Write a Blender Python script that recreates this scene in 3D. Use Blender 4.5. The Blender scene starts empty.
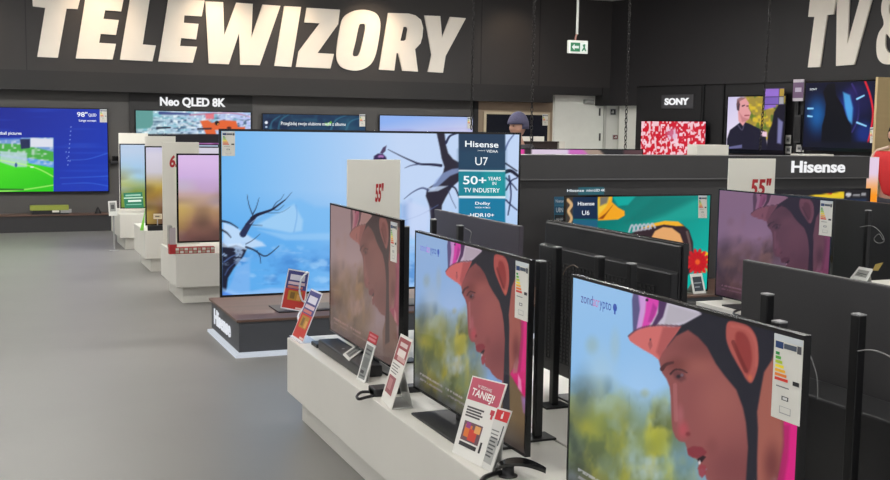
import bpy, bmesh, math, random
import numpy as np
from mathutils import Vector, Matrix
random.seed(7)
SC = bpy.context.scene
COL = SC.collection

# ------------------------------------------------------------------ camera
F_PX, YAW, PITCH, ROLL, CAM_H = 1100.0, 0.39436917, 0.10285069, 0.01481387, 1.70
_d = np.array([math.sin(YAW)*math.cos(PITCH), math.cos(YAW)*math.cos(PITCH), -math.sin(PITCH)])
_r = np.array([math.cos(YAW), -math.sin(YAW), 0.0])
_u = np.cross(_r, _d)
_c, _s = math.cos(ROLL), math.sin(ROLL)
CR, CU, CD = _c*_r+_s*_u, -_s*_r+_c*_u, _d
CP = np.array([0, 0, CAM_H])

def ray(x, y): return CD*F_PX + CR*(x-445) - CU*(y-240)
def at(x, y, ax, val):
    v = ray(x, y); i = 'XYZ'.index(ax)
    return CP + (val-CP[i])/v[i]*v
def at_plane(x, y, P, n):
    v = ray(x, y); n = np.array(n, float)
    return CP + ((np.array(P)-CP) @ n)/(v @ n)*v
def proj(P):
    q = np.asarray(P)-CP; z = q @ CD
    return 445+F_PX*(q @ CR)/z, 240-F_PX*(q @ CU)/z

cd = bpy.data.cameras.new('camera'); cam = bpy.data.objects.new('camera', cd); COL.objects.link(cam)
cd.sensor_fit = 'HORIZONTAL'; cd.sensor_width = 36; cd.lens = F_PX/890*36
cd.clip_start = 0.05; cd.clip_end = 200
cam.matrix_world = Matrix(((CR[0], CU[0], -CD[0], 0), (CR[1], CU[1], -CD[1], 0), (CR[2], CU[2], -CD[2], CAM_H), (0, 0, 0, 1)))
SC.camera = cam

# --------------------------------------------------------------- materials
def lin(c):
    c = np.asarray(c, float)/255.0
    return np.where(c <= 0.04045, c/12.92, ((c+0.055)/1.055)**2.4)
MATS = {}
def mat(name, rgb, rough=0.5, metal=0.0, emit=0.0, var=0.0, scale=8.0, spec=0.5, alpha=1.0, wood=False, bump=0.0):
    if name in MATS: return MATS[name]
    m = bpy.data.materials.new(name); m.use_nodes = True
    nt = m.node_tree; b = nt.nodes['Principled BSDF']
    L = lin(rgb); c = (L[0], L[1], L[2], 1)
    b.inputs['Base Color'].default_value = c
    b.inputs['Roughness'].default_value = rough
    b.inputs['Metallic'].default_value = metal
    b.inputs['Specular IOR Level'].default_value = spec
    if alpha < 1: b.inputs['Alpha'].default_value = alpha
    if emit > 0:
        b.inputs['Emission Color'].default_value = c; b.inputs['Emission Strength'].default_value = emit
        b.inputs['Base Color'].default_value = (0.02, 0.02, 0.02, 1)
    if var > 0 or wood:
        tc = nt.nodes.new('ShaderNodeTexCoord'); mp = nt.nodes.new('ShaderNodeMapping')
        nz = nt.nodes.new('ShaderNodeTexNoise'); nz.inputs['Scale'].default_value = scale; nz.inputs['Detail'].default_value = 5
        nt.links.new(tc.outputs['Object'], mp.inputs['Vector']); nt.links.new(mp.outputs['Vector'], nz.inputs['Vector'])
        if wood: mp.inputs['Scale'].default_value = (0.25, 5, 5)
        rp = nt.nodes.new('ShaderNodeValToRGB')
        v = max(var, 0.02)
        rp.color_ramp.elements[0].position = 0.3; rp.color_ramp.elements[1].position = 0.7
        rp.color_ramp.elements[0].color = tuple(L*(1-v))+(1,); rp.color_ramp.elements[1].color = tuple(np.minimum(L*(1+v), 1))+(1,)
        nt.links.new(nz.outputs['Fac'], rp.inputs['Fac']); nt.links.new(rp.outputs['Color'], b.inputs['Base Color'])
        if bump > 0:
            bp = nt.nodes.new('ShaderNodeBump'); bp.inputs['Strength'].default_value = bump
            nt.links.new(nz.outputs['Fac'], bp.inputs['Height']); nt.links.new(bp.outputs['Normal'], b.inputs['Normal'])
    MATS[name] = m
    return m
def em(rgb, s=1.0): return mat('glow_%d_%d_%d_%g' % (*rgb, s), rgb, 0.4, emit=s)
def pm(rgb, rough=0.55): return mat('print_%d_%d_%d' % tuple(rgb), rgb, rough)

def screen_mat(s, rough=0.22):
    k = 'screen_%g_%g' % (s, rough)
    if k in MATS: return MATS[k]
    m = bpy.data.materials.new(k); m.use_nodes = True; nt = m.node_tree; b = nt.nodes['Principled BSDF']
    b.inputs['Base Color'].default_value = (0.008, 0.008, 0.01, 1); b.inputs['Roughness'].default_value = rough
    b.inputs['Specular IOR Level'].default_value = 0.2
    a = nt.nodes.new('ShaderNodeAttribute'); a.attribute_name = 'picture'
    nt.links.new(a.outputs['Color'], b.inputs['Emission Color']); b.inputs['Emission Strength'].default_value = s
    MATS[k] = m
    return m

BLACK = mat('black_plastic', (24, 24, 27), 0.42, var=0.08)
BLACK_MATT = mat('black_matt', (22, 22, 24), 0.7)
GLOSS = mat('black_gloss', (14, 14, 16), 0.15)
POST = mat('black_post_paint', (17, 17, 19), 0.4)
CAP = mat('grey_cap', (150, 150, 152), 0.4)
WHITE = mat('white_laminate', (214, 211, 203), 0.38, var=0.02, scale=3)
WHITE2 = mat('white_card', (225, 222, 212), 0.6)
SILVER = mat('silver_edge', (120, 118, 118), 0.3, metal=0.6)

# ------------------------------------------------------------ mesh builder
class MB:
    def __init__(s): s.v = []; s.f = []; s.m = []; s.mats = []; s.smooth = []
    def mi(s, m):
        if m not in s.mats: s.mats.append(m)
        return s.mats.index(m)
    def face(s, pts, m, smooth=False):
        b = len(s.v); s.v += [tuple(map(float, p)) for p in pts]; s.f.append(tuple(range(b, b+len(pts)))); s.m.append(s.mi(m)); s.smooth.append(smooth)
    def hexa(s, P, m):      # P: 8 points, bottom 4 (ccw) then top 4
        b = len(s.v); s.v += [tuple(map(float, p)) for p in P]; i = s.mi(m)
        for q in ((3, 2, 1, 0), (4, 5, 6, 7), (0, 1, 5, 4), (1, 2, 6, 5), (2, 3, 7, 6), (3, 0, 4, 7)):
            s.f.append(tuple(b+k for k in q)); s.m.append(i); s.smooth.append(False)
        return s
    def box(s, x0, y0, z0, x1, y1, z1, m):
        return s.hexa([(x0, y0, z0), (x1, y0, z0), (x1, y1, z0), (x0, y1, z0), (x0, y0, z1), (x1, y0, z1), (x1, y1, z1), (x0, y1, z1)], m)
    def obox(s, O, r, n, u0, u1, v0, v1, w0, w1, m):  # oriented box: u along r, v up, w along n
        O, r, n = map(np.asarray, (O, r, n)); z = np.array([0, 0, 1.0])
        P = lambda u, v, w: O+u*r+v*z+w*n
        return s.hexa([P(u0, v0, w1), P(u1, v0, w1), P(u1, v0, w0), P(u0, v0, w0), P(u0, v1, w1), P(u1, v1, w1), P(u1, v1, w0), P(u0, v1, w0)], m)
    def prism(s, poly, d, m):  # poly: list of 3D pts, d: extrusion vector
        n = len(poly); b = len(s.v); d = np.asarray(d, float); i = s.mi(m)
        s.v += [tuple(map(float, p)) for p in poly]+[tuple(map(float, np.asarray(p)+d)) for p in poly]
        s.f.append(tuple(range(b, b+n))); s.f.append(tuple(range(b+2*n-1, b+n-1, -1))); s.m += [i, i]; s.smooth += [False]*2
        for k in range(n):
            j = (k+1) % n; s.f.append((b+k, b+j, b+n+j, b+n+k)); s.m.append(i); s.smooth.append(False)
        return s
    def lathe(s, c, prof, m, seg=20):  # vertical axis at c, prof [(r,z)]
        i = s.mi(m); b = len(s.v)
        for r, z in prof:
            for k in range(seg):
                a = 2*math.pi*k/seg; s.v.append((c[0]+r*math.cos(a), c[1]+r*math.sin(a), c[2]+z))
        for j in range(len(prof)-1):
            for k in range(seg):
                k2 = (k+1) % seg
                s.f.append((b+j*seg+k, b+j*seg+k2, b+(j+1)*seg+k2, b+(j+1)*seg+k)); s.m.append(i); s.smooth.append(True)
        s.f.append(tuple(b+k for k in range(seg))[::-1]); s.f.append(tuple(b+(len(prof)-1)*seg+k for k in range(seg))); s.m += [i, i]; s.smooth += [False]*2
        return s
    def tube(s, pts, r, m, seg=8):
        pts = [Vector(p) for p in pts]; i = s.mi(m); b = len(s.v); n = len(pts)
        for j, p in enumerate(pts):
            t = (pts[min(j+1, n-1)]-pts[max(j-1, 0)]).normalized()
            a = t.cross(Vector((0, 0, 1)));
            if a.length < 1e-3: a = t.cross(Vector((0, 1, 0)))
            a.normalize(); c = t.cross(a)
            rr = r[j] if isinstance(r, (list, tuple)) else r
            for k in range(seg):
                g = 2*math.pi*k/seg; q = p+a*math.cos(g)*rr+c*math.sin(g)*rr; s.v.append(tuple(q))
        for j in range(n-1):
            for k in range(seg):
                k2 = (k+1) % seg
                s.f.append((b+j*seg+k, b+j*seg+k2, b+(j+1)*seg+k2, b+(j+1)*seg+k)); s.m.append(i); s.smooth.append(True)
        s.f.append(tuple(b+k for k in range(seg))[::-1]); s.f.append(tuple(b+(n-1)*seg+k for k in range(seg))); s.m += [i, i]; s.smooth += [False]*2
        return s

BASE = {}
def link(o, parent, base):
    COL.objects.link(o)
    if parent is not None: o.parent = parent; BASE[o.name] = BASE[parent.name]
    else: o.location = base; BASE[o.name] = np.array(base, float)
def tag(o, label, cat, group=None):
    o['label'] = label; o['category'] = cat
    if group: o['group'] = group
    return o
def thing(name, label, cat, loc, group=None):
    o = bpy.data.objects.new(name, None); o.empty_display_size = 0.1; o.location = tuple(map(float, loc)); COL.objects.link(o)
    BASE[o.name] = np.array(loc, float)
    return tag(o, label, cat, group)
def part(name, mb, parent=None, bevel=0.0, base=None, seg=2, fix=True):
    if base is None: base = (0, 0, 0) if parent is None else BASE[parent.name]
    me = bpy.data.meshes.new(name)
    V = np.array(mb.v, float)-np.array(base, float)
    me.from_pydata(V.tolist(), [], mb.f)
    for m in mb.mats: me.materials.append(m)
    me.polygons.foreach_set('material_index', mb.m); me.polygons.foreach_set('use_smooth', mb.smooth)
    if fix:
        bm = bmesh.new(); bm.from_mesh(me); bmesh.ops.recalc_face_normals(bm, faces=bm.faces); bm.to_mesh(me); bm.free()
    me.update()
    o = bpy.data.objects.new(name, me); link(o, parent, base if parent is None else (0, 0, 0))
    if bevel > 0:
        bv = o.modifiers.new('bevel', 'BEVEL'); bv.width = bevel; bv.segments = seg; bv.limit_method = 'ANGLE'
    return o
def struct(name, mb, **k):
    o = part(name, mb, **k); o['kind'] = 'structure'; return o
def kid(t, n): return next(c for c in t.children if c.name.split('.')[0] == n)
def copy_tree(o, loc=None, parent=None):
    c = o.copy(); COL.objects.link(c)
    if parent is not None: c.parent = parent
    if loc is not None: c.location = loc; BASE[c.name] = np.array(loc, float)
    for ch in list(o.children): copy_tree(ch, None, c)
    return c

# --------------------------------------------------------------- lettering
_TX = {}
def text_geo(s, off=0.0, shear=0.0, space=1.0):
    off = off*0.3; k = (s, off, shear, space)
    if k in _TX: return _TX[k]
    c = bpy.data.curves.new('lettering_source', 'FONT'); c.body = s; c.offset = off; c.shear = shear; c.resolution_u = 4; c.space_character = space
    o = bpy.data.objects.new('lettering_source', c); COL.objects.link(o); bpy.context.view_layer.update()
    me = bpy.data.meshes.new_from_object(o.evaluated_get(bpy.context.evaluated_depsgraph_get()))
    V = np.array([v.co[:2] for v in me.vertices]); Fs = [tuple(p.vertices) for p in me.polygons]
    bpy.data.objects.remove(o); bpy.data.curves.remove(c); bpy.data.meshes.remove(me)
    lo, hi = V.min(0), V.max(0); V = (V-lo)/(hi-lo)
    _TX[k] = (V, Fs)
    return _TX[k]
def add_text(mb, s, O, R, U, box, m, off=0.0, shear=0.0, depth=0.0, space=1.0):
    """lettering fitted into box (u0,v0,u1,v1) of the frame O + u*R + v*U; depth>0 gives solid letters"""
    V, Fs = text_geo(s, off, shear, space); O, R, U = map(lambda a: np.asarray(a, float), (O, R, U))
    N = np.cross(R, U); N = N/np.linalg.norm(N); i = mb.mi(m)
    P = O+np.outer(box[0]+V[:, 0]*(box[2]-box[0]), R)+np.outer(box[1]+V[:, 1]*(box[3]-box[1]), U)
    b = len(mb.v); mb.v += (P+N*depth).tolist()
    for f in Fs: mb.f.append(tuple(b+q for q in f)); mb.m.append(i); mb.smooth.append(False)
    if depth > 0:
        edges = {}
        for f in Fs:
            for a, c in zip(f, f[1:]+f[:1]): edges[(a, c)] = 1
        b2 = len(mb.v); mb.v += P.tolist()
        for (a, c) in edges:
            if (c, a) not in edges: mb.f.append((b+c, b+a, b2+a, b2+c)); mb.m.append(i); mb.smooth.append(False)
    return mb

# --------------------------------------------------------- picture painting
class Pic:
    """picture shown on a screen: colour per point of a (x, y) coordinate field"""
    def __init__(s, X, Y, base): s.X, s.Y = X, Y; s.C = np.zeros(X.shape+(3,))+np.array(base, float)
    def put(s, M, col): s.C = s.C*(1-M[..., None])+np.asarray(col, float)*M[..., None]; return s
    def grad(s, x0, y0, c0, x1, y1, c1):
        t = np.clip(((s.X-x0)*(x1-x0)+(s.Y-y0)*(y1-y0))/((x1-x0)**2+(y1-y0)**2), 0, 1)[..., None]
        s.C = np.array(c0, float)*(1-t)+np.array(c1, float)*t; return s
    def blob(s, x, y, rx, ry, col, a=1.0, hard=0.5):
        d = np.sqrt(((s.X-x)/rx)**2+((s.Y-y)/ry)**2); M = np.clip((1-d)/(1-hard+1e-6), 0, 1); M = M*M*(3-2*M)
        return s.put(M*a, col)
    def poly(s, pts, col, soft=1.0, a=1.0, smooth=False):
        P = np.array(pts, float)
        if smooth: P = crom(P)
        d2 = np.full(s.X.shape, 1e18); ins = np.zeros(s.X.shape, bool)
        for (x0, y0), (x1, y1) in zip(P, np.roll(P, -1, 0)):
            ex, ey = x1-x0, y1-y0; L = ex*ex+ey*ey+1e-9
            t = np.clip(((s.X-x0)*ex+(s.Y-y0)*ey)/L, 0, 1)
            d2 = np.minimum(d2, (s.X-x0-t*ex)**2+(s.Y-y0-t*ey)**2)
            c = (y0 > s.Y) != (y1 > s.Y)
            xi = x0+(s.Y-y0)*(ex)/(ey if abs(ey) > 1e-9 else 1e-9); ins ^= c & (s.X < xi)
        sd = np.sqrt(d2)*np.where(ins, 1, -1)
        return s.put(np.clip(sd/soft+0.5, 0, 1)*a, col)
    def stroke(s, pts, w0, w1, col, a=1.0, smooth=True):
        P = np.array(pts, float)
        if smooth and len(P) > 2: P = crom(P, False)
        n = len(P)-1; M = np.zeros(s.X.shape)
        for k in range(n):
            (x0, y0), (x1, y1) = P[k], P[k+1]; ex, ey = x1-x0, y1-y0; L = ex*ex+ey*ey+1e-9
            t = np.clip(((s.X-x0)*ex+(s.Y-y0)*ey)/L, 0, 1); w = w0+(w1-w0)*(k+t)/n
            d = np.sqrt((s.X-x0-t*ex)**2+(s.Y-y0-t*ey)**2); M = np.maximum(M, np.clip((w-d)/0.8+0.5, 0, 1))
        return s.put(M*a, col)
    def noise(s, sx, sy, seed, lo=0.0, hi=1.0):
        rs = np.random.RandomState(seed); G = rs.rand(64, 64)
        x = (s.X/sx) % 63; y = (s.Y/sy) % 63; xi = x.astype(int) % 63; yi = y.astype(int) % 63; fx = x-xi; fy = y-yi
        fx = fx*fx*(3-2*fx); fy = fy*fy*(3-2*fy)
        N = (G[yi, xi]*(1-fx)+G[yi, xi+1]*fx)*(1-fy)+(G[yi+1, xi]*(1-fx)+G[yi+1, xi+1]*fx)*fy
        return np.clip((N-lo)/(hi-lo), 0, 1)
def fbm(p, sx, sy, seed, lo=.3, hi=.8):
    N = sum(p.noise(sx/2**k, sy/2**k, seed+k)*.5**k for k in range(4))/1.875; return np.clip((N-lo)/(hi-lo), 0, 1)
def crom(P, closed=True, k=5):
    n = len(P); out = []
    for i in range(n if closed else n-1):
        p0, p1, p2, p3 = (P[(i-1) % n], P[i], P[(i+1) % n], P[(i+2) % n]) if closed else (P[max(i-1, 0)], P[i], P[i+1], P[min(i+2, n-1)])
        for t in np.arange(k)/k: out.append(0.5*((2*p1)+(-p0+p2)*t+(2*p0-5*p1+4*p2-p3)*t*t+(-p0+3*p1-3*p2+p3)*t**3))
    if not closed: out.append(P[-1])
    return np.array(out)

# ------------------------------------------------------------- televisions
class Panel:
    """rectangular screen: O = lower left corner seen from its front, r = to the right, n = towards the viewer"""
    def __init__(s, O, r, w, h):
        s.O = np.array(O, float); s.r = np.array(r, float)/np.linalg.norm(r); s.n = np.array([s.r[1], -s.r[0], 0]); s.w = w; s.h = h; s.z = np.array([0, 0, 1.0])
    def P(s, u, v, d=0.0): return s.O+u*s.w*s.r+v*s.h*s.z+d*s.n
    def uv(s, x, y):
        q = at_plane(x, y, s.O, s.n)-s.O; return (q @ s.r)/s.w, q[2]/s.h
def pan(x0, y0, x1, y1, ax, val):     # panel facing -X (ax 'X') or -Y (ax 'Y') from two opposite corners seen in the photo
    a, b = at(x0, y0, ax, val), at(x1, y1, ax, val)
    r = (0, -1, 0) if ax == 'X' else (1, 0, 0)
    w = abs((b-a) @ np.array(r)); return Panel((a[0], a[1], b[2]), r, w, a[2]-b[2])

def screen_part(pn, paint, nu, nv, strength, parent, name='screen', tint=None, d=0.0, fade=None, space=None):
    u = np.linspace(0, 1, nu+1); v = np.linspace(0, 1, nv+1); Ug, Vg = np.meshgrid(u, v)
    pts = (pn.O+Ug[..., None]*pn.w*pn.r+Vg[..., None]*pn.h*pn.z+d*pn.n)
    sp = space or pn
    q = (sp.O+Ug[..., None]*sp.w*sp.r+Vg[..., None]*sp.h*sp.z)-CP
    zc = q @ CD; X = 445+F_PX*(q @ CR)/zc; Y = 240-F_PX*(q @ CU)/zc
    C = paint(X, Y, Ug, Vg)
    if tint is not None: C = tint(C, Ug, Vg)
    C = lin(np.clip(C, 0, 255))
    me = bpy.data.meshes.new(name); n = (nu+1)*(nv+1); base = BASE[parent.name]
    me.vertices.add(n); me.vertices.foreach_set('co', (pts.reshape(-1, 3)-base).ravel())
    i = np.arange(nu*nv); a = (i//nu)*(nu+1)+i % nu; Fq = np.stack([a, a+1, a+nu+2, a+nu+1], 1)
    me.loops.add(4*len(Fq)); me.loops.foreach_set('vertex_index', Fq.ravel()); me.polygons.add(len(Fq))
    me.polygons.foreach_set('loop_start', np.arange(len(Fq))*4); me.polygons.foreach_set('loop_total', np.full(len(Fq), 4))
    me.update(calc_edges=True); me.validate()
    at_ = me.color_attributes.new('picture', 'FLOAT_COLOR', 'POINT')
    at_.data.foreach_set('color', np.concatenate([C.reshape(-1, 3), np.ones((n, 1))], 1).ravel())
    me.materials.append(screen_mat(strength))
    o = bpy.data.objects.new(name, me); link(o, parent, None)
    return o

def energy_label(pn_frame, parent, cls=True, name='energy_label', detail=1):
    """white energy label; pn_frame = (BL, BR, TR, TL) world points"""
    G = [(12, 140, 60), (80, 175, 60), (180, 205, 50), (245, 225, 50), (245, 185, 45), (235, 130, 45), (220, 60, 45)]
    R = [(0, 0.93, 1, 1, (205, 210, 214)), (0.06, 0.84, 0.34, 0.92, (30, 60, 110)), (0.36, 0.85, 0.8, 0.91, (70, 80, 95)), (0.82, 0.83, 0.96, 0.92, (80, 80, 85))]
    for k, g in enumerate(G): R.append((0.08, 0.76-0.05*k, 0.22+0.055*k, 0.795-0.05*k, g))
    R += [(0.72, 0.45, 0.94, 0.50, (25, 25, 28)), (0.15, 0.385, 0.6, 0.40, (120, 120, 122)), (0.36, 0.24, 0.60, 0.245+0.045, (60, 60, 62)), (0.40, 0.25, 0.56, 0.28, (215, 215, 212)),
          (0.3, 0.08, 0.7, 0.09, (150, 150, 150)), (0.3, 0.16, 0.7, 0.165, (150, 150, 150)), (0.3, 0.08, 0.32, 0.16, (150, 150, 150)), (0.68, 0.08, 0.7, 0.16, (150, 150, 150))]
    return card(name, pn_frame, R, parent=parent, base_col=(218, 216, 208), th=0.0015)

def card_mb(corners, rects, base_col, th=0.003, texts=()):
    BL, BR, TR, TL = [np.array(c, float) for c in corners]; mb = MB()
    N = np.cross(BR-BL, TL-BL); N /= np.linalg.norm(N)
    mb.prism([BL, BR, TR, TL], -N*th, pm(base_col))
    Q = lambda u, v: (BL*(1-u)+BR*u)*(1-v)+(TL*(1-u)+TR*u)*v
    for k, (u0, v0, u1, v1, c) in enumerate(rects):
        l = N*(0.0005+0.00005*k); mb.face([Q(u0, v0)+l, Q(u1, v0)+l, Q(u1, v1)+l, Q(u0, v1)+l], pm(c))
    for t in texts:
        (s, u0, v0, u1, v1, c) = t[:6]; off = t[6] if len(t) > 6 else 0.0; sh = t[7] if len(t) > 7 else 0.0
        add_text(mb, s, Q(0, 0)+N*0.0022, BR-BL, TL-BL, (u0, v0, u1, v1), pm(c), off, sh)
    return mb
def card(name, corners, rects, parent=None, base_col=(225, 222, 214), th=0.003, texts=(), label=None, cat=None, group=None):
    mb = card_mb(corners, rects, base_col, th, texts)
    if parent is None:
        c = np.mean(np.array(corners)[:2], 0); o = part(name, mb, None, base=tuple(c), fix=False); tag(o, label, cat, group)
    else: o = part(name, mb, parent, fix=False)
    return o

def elab(pn, x0, y0, x1, y1):
    a, b = pn.uv(x0, y0), pn.uv(x1, y1); return (a[0], b[1], b[0], a[1])
def on_panel(pn, u0, v0, u1, v1, d=0.002): return [pn.P(u0, v0, d), pn.P(u1, v0, d), pn.P(u1, v1, d), pn.P(u0, v1, d)]

def tv(label, pn, paint=None, res=(60, 34), strength=1.0, floor_z=None, depth=0.045, bulge=True, elabel=None, tint=None, space=None, group=None,
       bezel=0.008, foot=(0.30, 0.10), footf=None, lip=0.010, back=None, edge=None, loc=None, wall=False, name='television', inset=0.3, vents=False, chin=0.0):
    bk = back or BLACK; b = pn.P(0.5, 0, -depth/2)
    if floor_z is not None: b = np.array([b[0], b[1], floor_z])
    t = thing(name, label, 'television', b, group)
    w, h = pn.w, pn.h
    mb = MB(); e = bezel/w; eh = bezel/h
    # thin housing with a recessed screen: four frame bars in front of a back plate
    mb.obox(pn.O, pn.r, pn.n, -bezel, w+bezel, -bezel-chin, h+bezel, -0.022, -0.003, bk)
    part('housing', mb, t, bevel=0.003)
    fr = MB(); fm = edge or GLOSS
    fr.obox(pn.O, pn.r, pn.n, -bezel-.001, w+bezel+.001, h, h+bezel+.001, -0.02, 0.002, fm); fr.obox(pn.O, pn.r, pn.n, -bezel-.001, w+bezel+.001, -bezel-chin-.001, 0, -0.02, 0.002, fm)
    fr.obox(pn.O, pn.r, pn.n, -bezel-.001, 0, 0, h, -0.02, 0.002, fm); fr.obox(pn.O, pn.r, pn.n, w, w+bezel+.001, 0, h, -0.02, 0.002, fm)
    part('bezel', fr, t)
    if bulge:
        mb = MB(); k = inset; i = 0.03; ti = .05
        if vents: k = 0.0; i = .006; ti = .10
        P = lambda u, v, d: pn.O+u*pn.r+v*pn.z+d*pn.n
        top = h*0.60 if not vents else h+.006
        mb.hexa([P(k*w+i, 0.03*h, -depth-.02), P(w-k*w-i, 0.03*h, -depth-.02), P(w-k*w, 0.01*h, -0.02), P(k*w, 0.01*h, -0.02),
                 P(k*w+i, top-ti, -depth-.02), P(w-k*w-i, top-ti, -depth-.02), P(w-k*w, top, -0.02), P(k*w, top, -0.02)], bk)
        if vents:
            mb = MB(); mb.hexa([P(0, 0, -.042), P(w, 0, -.042), P(w, 0, -.02), P(0, 0, -.02), P(0, h, -.032), P(w, h, -.032), P(w, h, -.02), P(0, h, -.02)], bk)
            mb.hexa([P(.004, .01, -depth-.02), P(w-.004, .01, -depth-.02), P(w-.004, .01, -.03), P(.004, .01, -.03), P(.004, h-.105, -depth-.02), P(w-.004, h-.105, -depth-.02), P(w-.004, h-.10, -.03), P(.004, h-.10, -.03)], bk)
        part('back_cover', mb, t, bevel=0.006)
        if vents:
            vb = MB()
            for q in range(26):
                z0 = h*0.10+q*h*0.026
                vb.obox(pn.O, pn.r, pn.n, 0.10*w, 0.90*w, z0, z0+h*0.010, -depth-.0222, -depth-.018, BLACK_MATT)
            for q in range(30):
                u0 = 0.10*w+q*0.8*w/29
                vb.obox(pn.O, pn.r, pn.n, u0, u0+0.006, h*0.10, h*0.76, -depth-.0232, -depth-.018, BLACK_MATT)
            part('vent_grille', vb, t)
    if floor_z is not None and foot:
        g = pn.O[2]-floor_z; mb = MB(); c = w/2
        mb.obox(pn.O, pn.r, pn.n, c-foot[0], c+foot[0], -g, -g+0.010, -foot[1], foot[1]*1.5 if footf is None else footf, BLACK)
        part('foot_plate', mb, t, bevel=0.003)
        mb = MB(); mb.obox(pn.O, pn.r, pn.n, c-0.13, c+0.13, -g+0.010, 0.12*h, -0.055, -0.023, BLACK)
        part('neck', mb, t, bevel=0.004)
    if paint is not None: screen_part(pn, paint, res[0], res[1], strength, t, tint=tint, space=space)
    if elabel: energy_label(on_panel(pn, *elabel, d=0.004), t)
    return t

# ================================================================ THE SETTING
PT, PB = 0.476, 0.158          # plinth top and underside of the overhanging plinth body
YB, YW = 17.8, 18.1            # front of the podium / banner, wall behind it
CEIL = 4.03

m_floor = mat('grey_resin_floor', (124, 122, 119), 0.42, var=0.04, scale=1.3, spec=0.35)
m_ceil = mat('white_ceiling', (205, 205, 203), 0.8, var=0.02)
struct('floor', MB().box(-9, -4, -0.1, 17, 24, 0, m_floor))
struct('ceiling', MB().box(-9, -4, CEIL, 17, 24, CEIL+0.1, m_ceil))
m_wg = mat('grey_wall_panel', (76, 74, 73), 0.6, var=0.03, scale=2)
m_wd = mat('dark_wall_panel', (42, 41, 42), 0.6, var=0.04, scale=2)
m_wb = mat('beige_wall', (150, 132, 112), 0.7, var=0.03, scale=2)
m_ww = mat('white_wall', (228, 228, 220), 0.7, var=0.02, scale=2)
m_ban = mat('charcoal_banner', (47, 44, 44), 0.62, var=0.04, scale=2)
m_ban2 = mat('black_banner_strip', (31, 30, 31), 0.62, var=0.04, scale=2)
def bx(px, Y=YW): return float(at(px, 100, 'Y', Y)[0])
Z_B = float(at(0, 89, 'Y', YB)[2]); Z_S = float(at(0, 69, 'Y', YB)[2])
CX = float(at(611, 50, 'Y', YB)[0])
mb = MB(); mb.box(-9, YW, 0, bx(129), YW+0.1, 3, m_wg); mb.box(bx(129), YW-0.03, 0, bx(252), YW+0.1, 3, m_wd); mb.box(bx(252), YW, 0, bx(473), YW+0.1, 3, m_wg)
mb.box(bx(473), YW-0.05, 0, bx(477.5), YW+0.1, 3, BLACK_MATT); mb.box(bx(477.5), YW, 0, bx(553), YW+0.1, 3, m_wb); mb.box(bx(553), YW, 0, bx(640), YW+0.1, 3, m_ww)
mb.box(-9, YW, 3, 17, YW+0.1, CEIL, m_ban)
struct('wall_back', mb)
# banner board above the wall displays
mb = MB(); mb.box(-9, YB, Z_S, CX, YW, CEIL, m_ban); mb.box(-9, YB+0.002, Z_B, bx(553, YB), YW, Z_S, m_ban2)
zc = float(at(578, 95, 'Y', YB)[2]); mb.box(bx(553, YB), YB+0.002, zc, CX-0.16, YW, Z_S, m_ban2)
zd = float(at(620, 106, 'Y', YB)[2]); mb.box(CX-0.15, YB-0.004, zd, CX, YW, Z_S, m_ban2)
for px in (27, 480, 538):
    x = bx(px, YB); mb.box(x, YB-0.006, Z_S, x+0.012, YB, CEIL, BLACK_MATT)
struct('trim_banner', mb)

# right hand wall, running towards the viewer
A_R = math.radians(-11.1)
RR = np.array([-math.sin(A_R), -math.cos(A_R), 0]); RN = np.array([RR[1], -RR[0], 0]); W0 = at(611, 50, 'Y', YB); W0[2] = 0
def rp(x, y, off=0.0): return at_plane(x, y, W0+RN*off, RN)
def rs(x, y, off=0.0): return float((rp(x, y, off)-W0) @ RR)
ZR = float(rp(850, 80)[2])
m_rb = mat('black_wall_banner', (34, 32, 34), 0.62, var=0.04, scale=2)
m_rp = mat('black_wall_panel', (27, 26, 28), 0.55, var=0.05, scale=2)
mb = MB(); mb.obox(W0, RR, RN, 0, 16, ZR, CEIL, -0.1, 0.0, m_rb)
s0 = rs(637, 88); mb.obox(W0, RR, RN, 0.0, s0, zd, ZR, -0.1, 0.0, m_rb)
mb.obox(W0, RR, RN, 0.06, s0, 0, zd, -0.3, -0.2, m_ww); mb.obox(W0, RR, RN, s0, 16, 0, ZR, -0.3, -0.04, m_rp)
for px in (702, 722, 797, 803):
    s = rs(px, 100); mb.obox(W0, RR, RN, s, s+0.03, 0, ZR, -0.04, 0.0, BLACK_MATT)
struct('wall_right', mb)

# white service door with closer and hinges
z1, z0 = float(at(575, 95, 'Y', YW)[2]), 0.0
d = MB().box(bx(554), YW-0.03, 0, bx(603), YW, z1, mat('white_door', (232, 234, 226), 0.5, var=0.01))
door = struct('door_1', d)
mb = MB(); a = at(584, 99.5, 'Y', YW-0.06); b = at(593, 104, 'Y', YW-0.06); mb.box(a[0], YW-0.10, b[2], b[0], YW-0.03, a[2], mat('door_closer_grey', (150, 152, 148), 0.4)); part('door_closer', mb, door, bevel=0.004)
for y in (112, 137):
    p = at(599.5, y, 'Y', YW-0.03); part('hinge', MB().box(p[0]-0.015, YW-0.045, p[2]-0.07, p[0]+0.015, YW-0.03, p[2]+0.07, mat('hinge_dark', (60, 60, 60), 0.4)), door)
mb = MB()
for px in (603.5, 618.5, 634.5):
    x = bx(px); mb.box(x, YW-0.04, 0, x+0.05, YW, zc, mat('white_frame', (190, 190, 182), 0.6))
struct('trim_door', mb)

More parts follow.
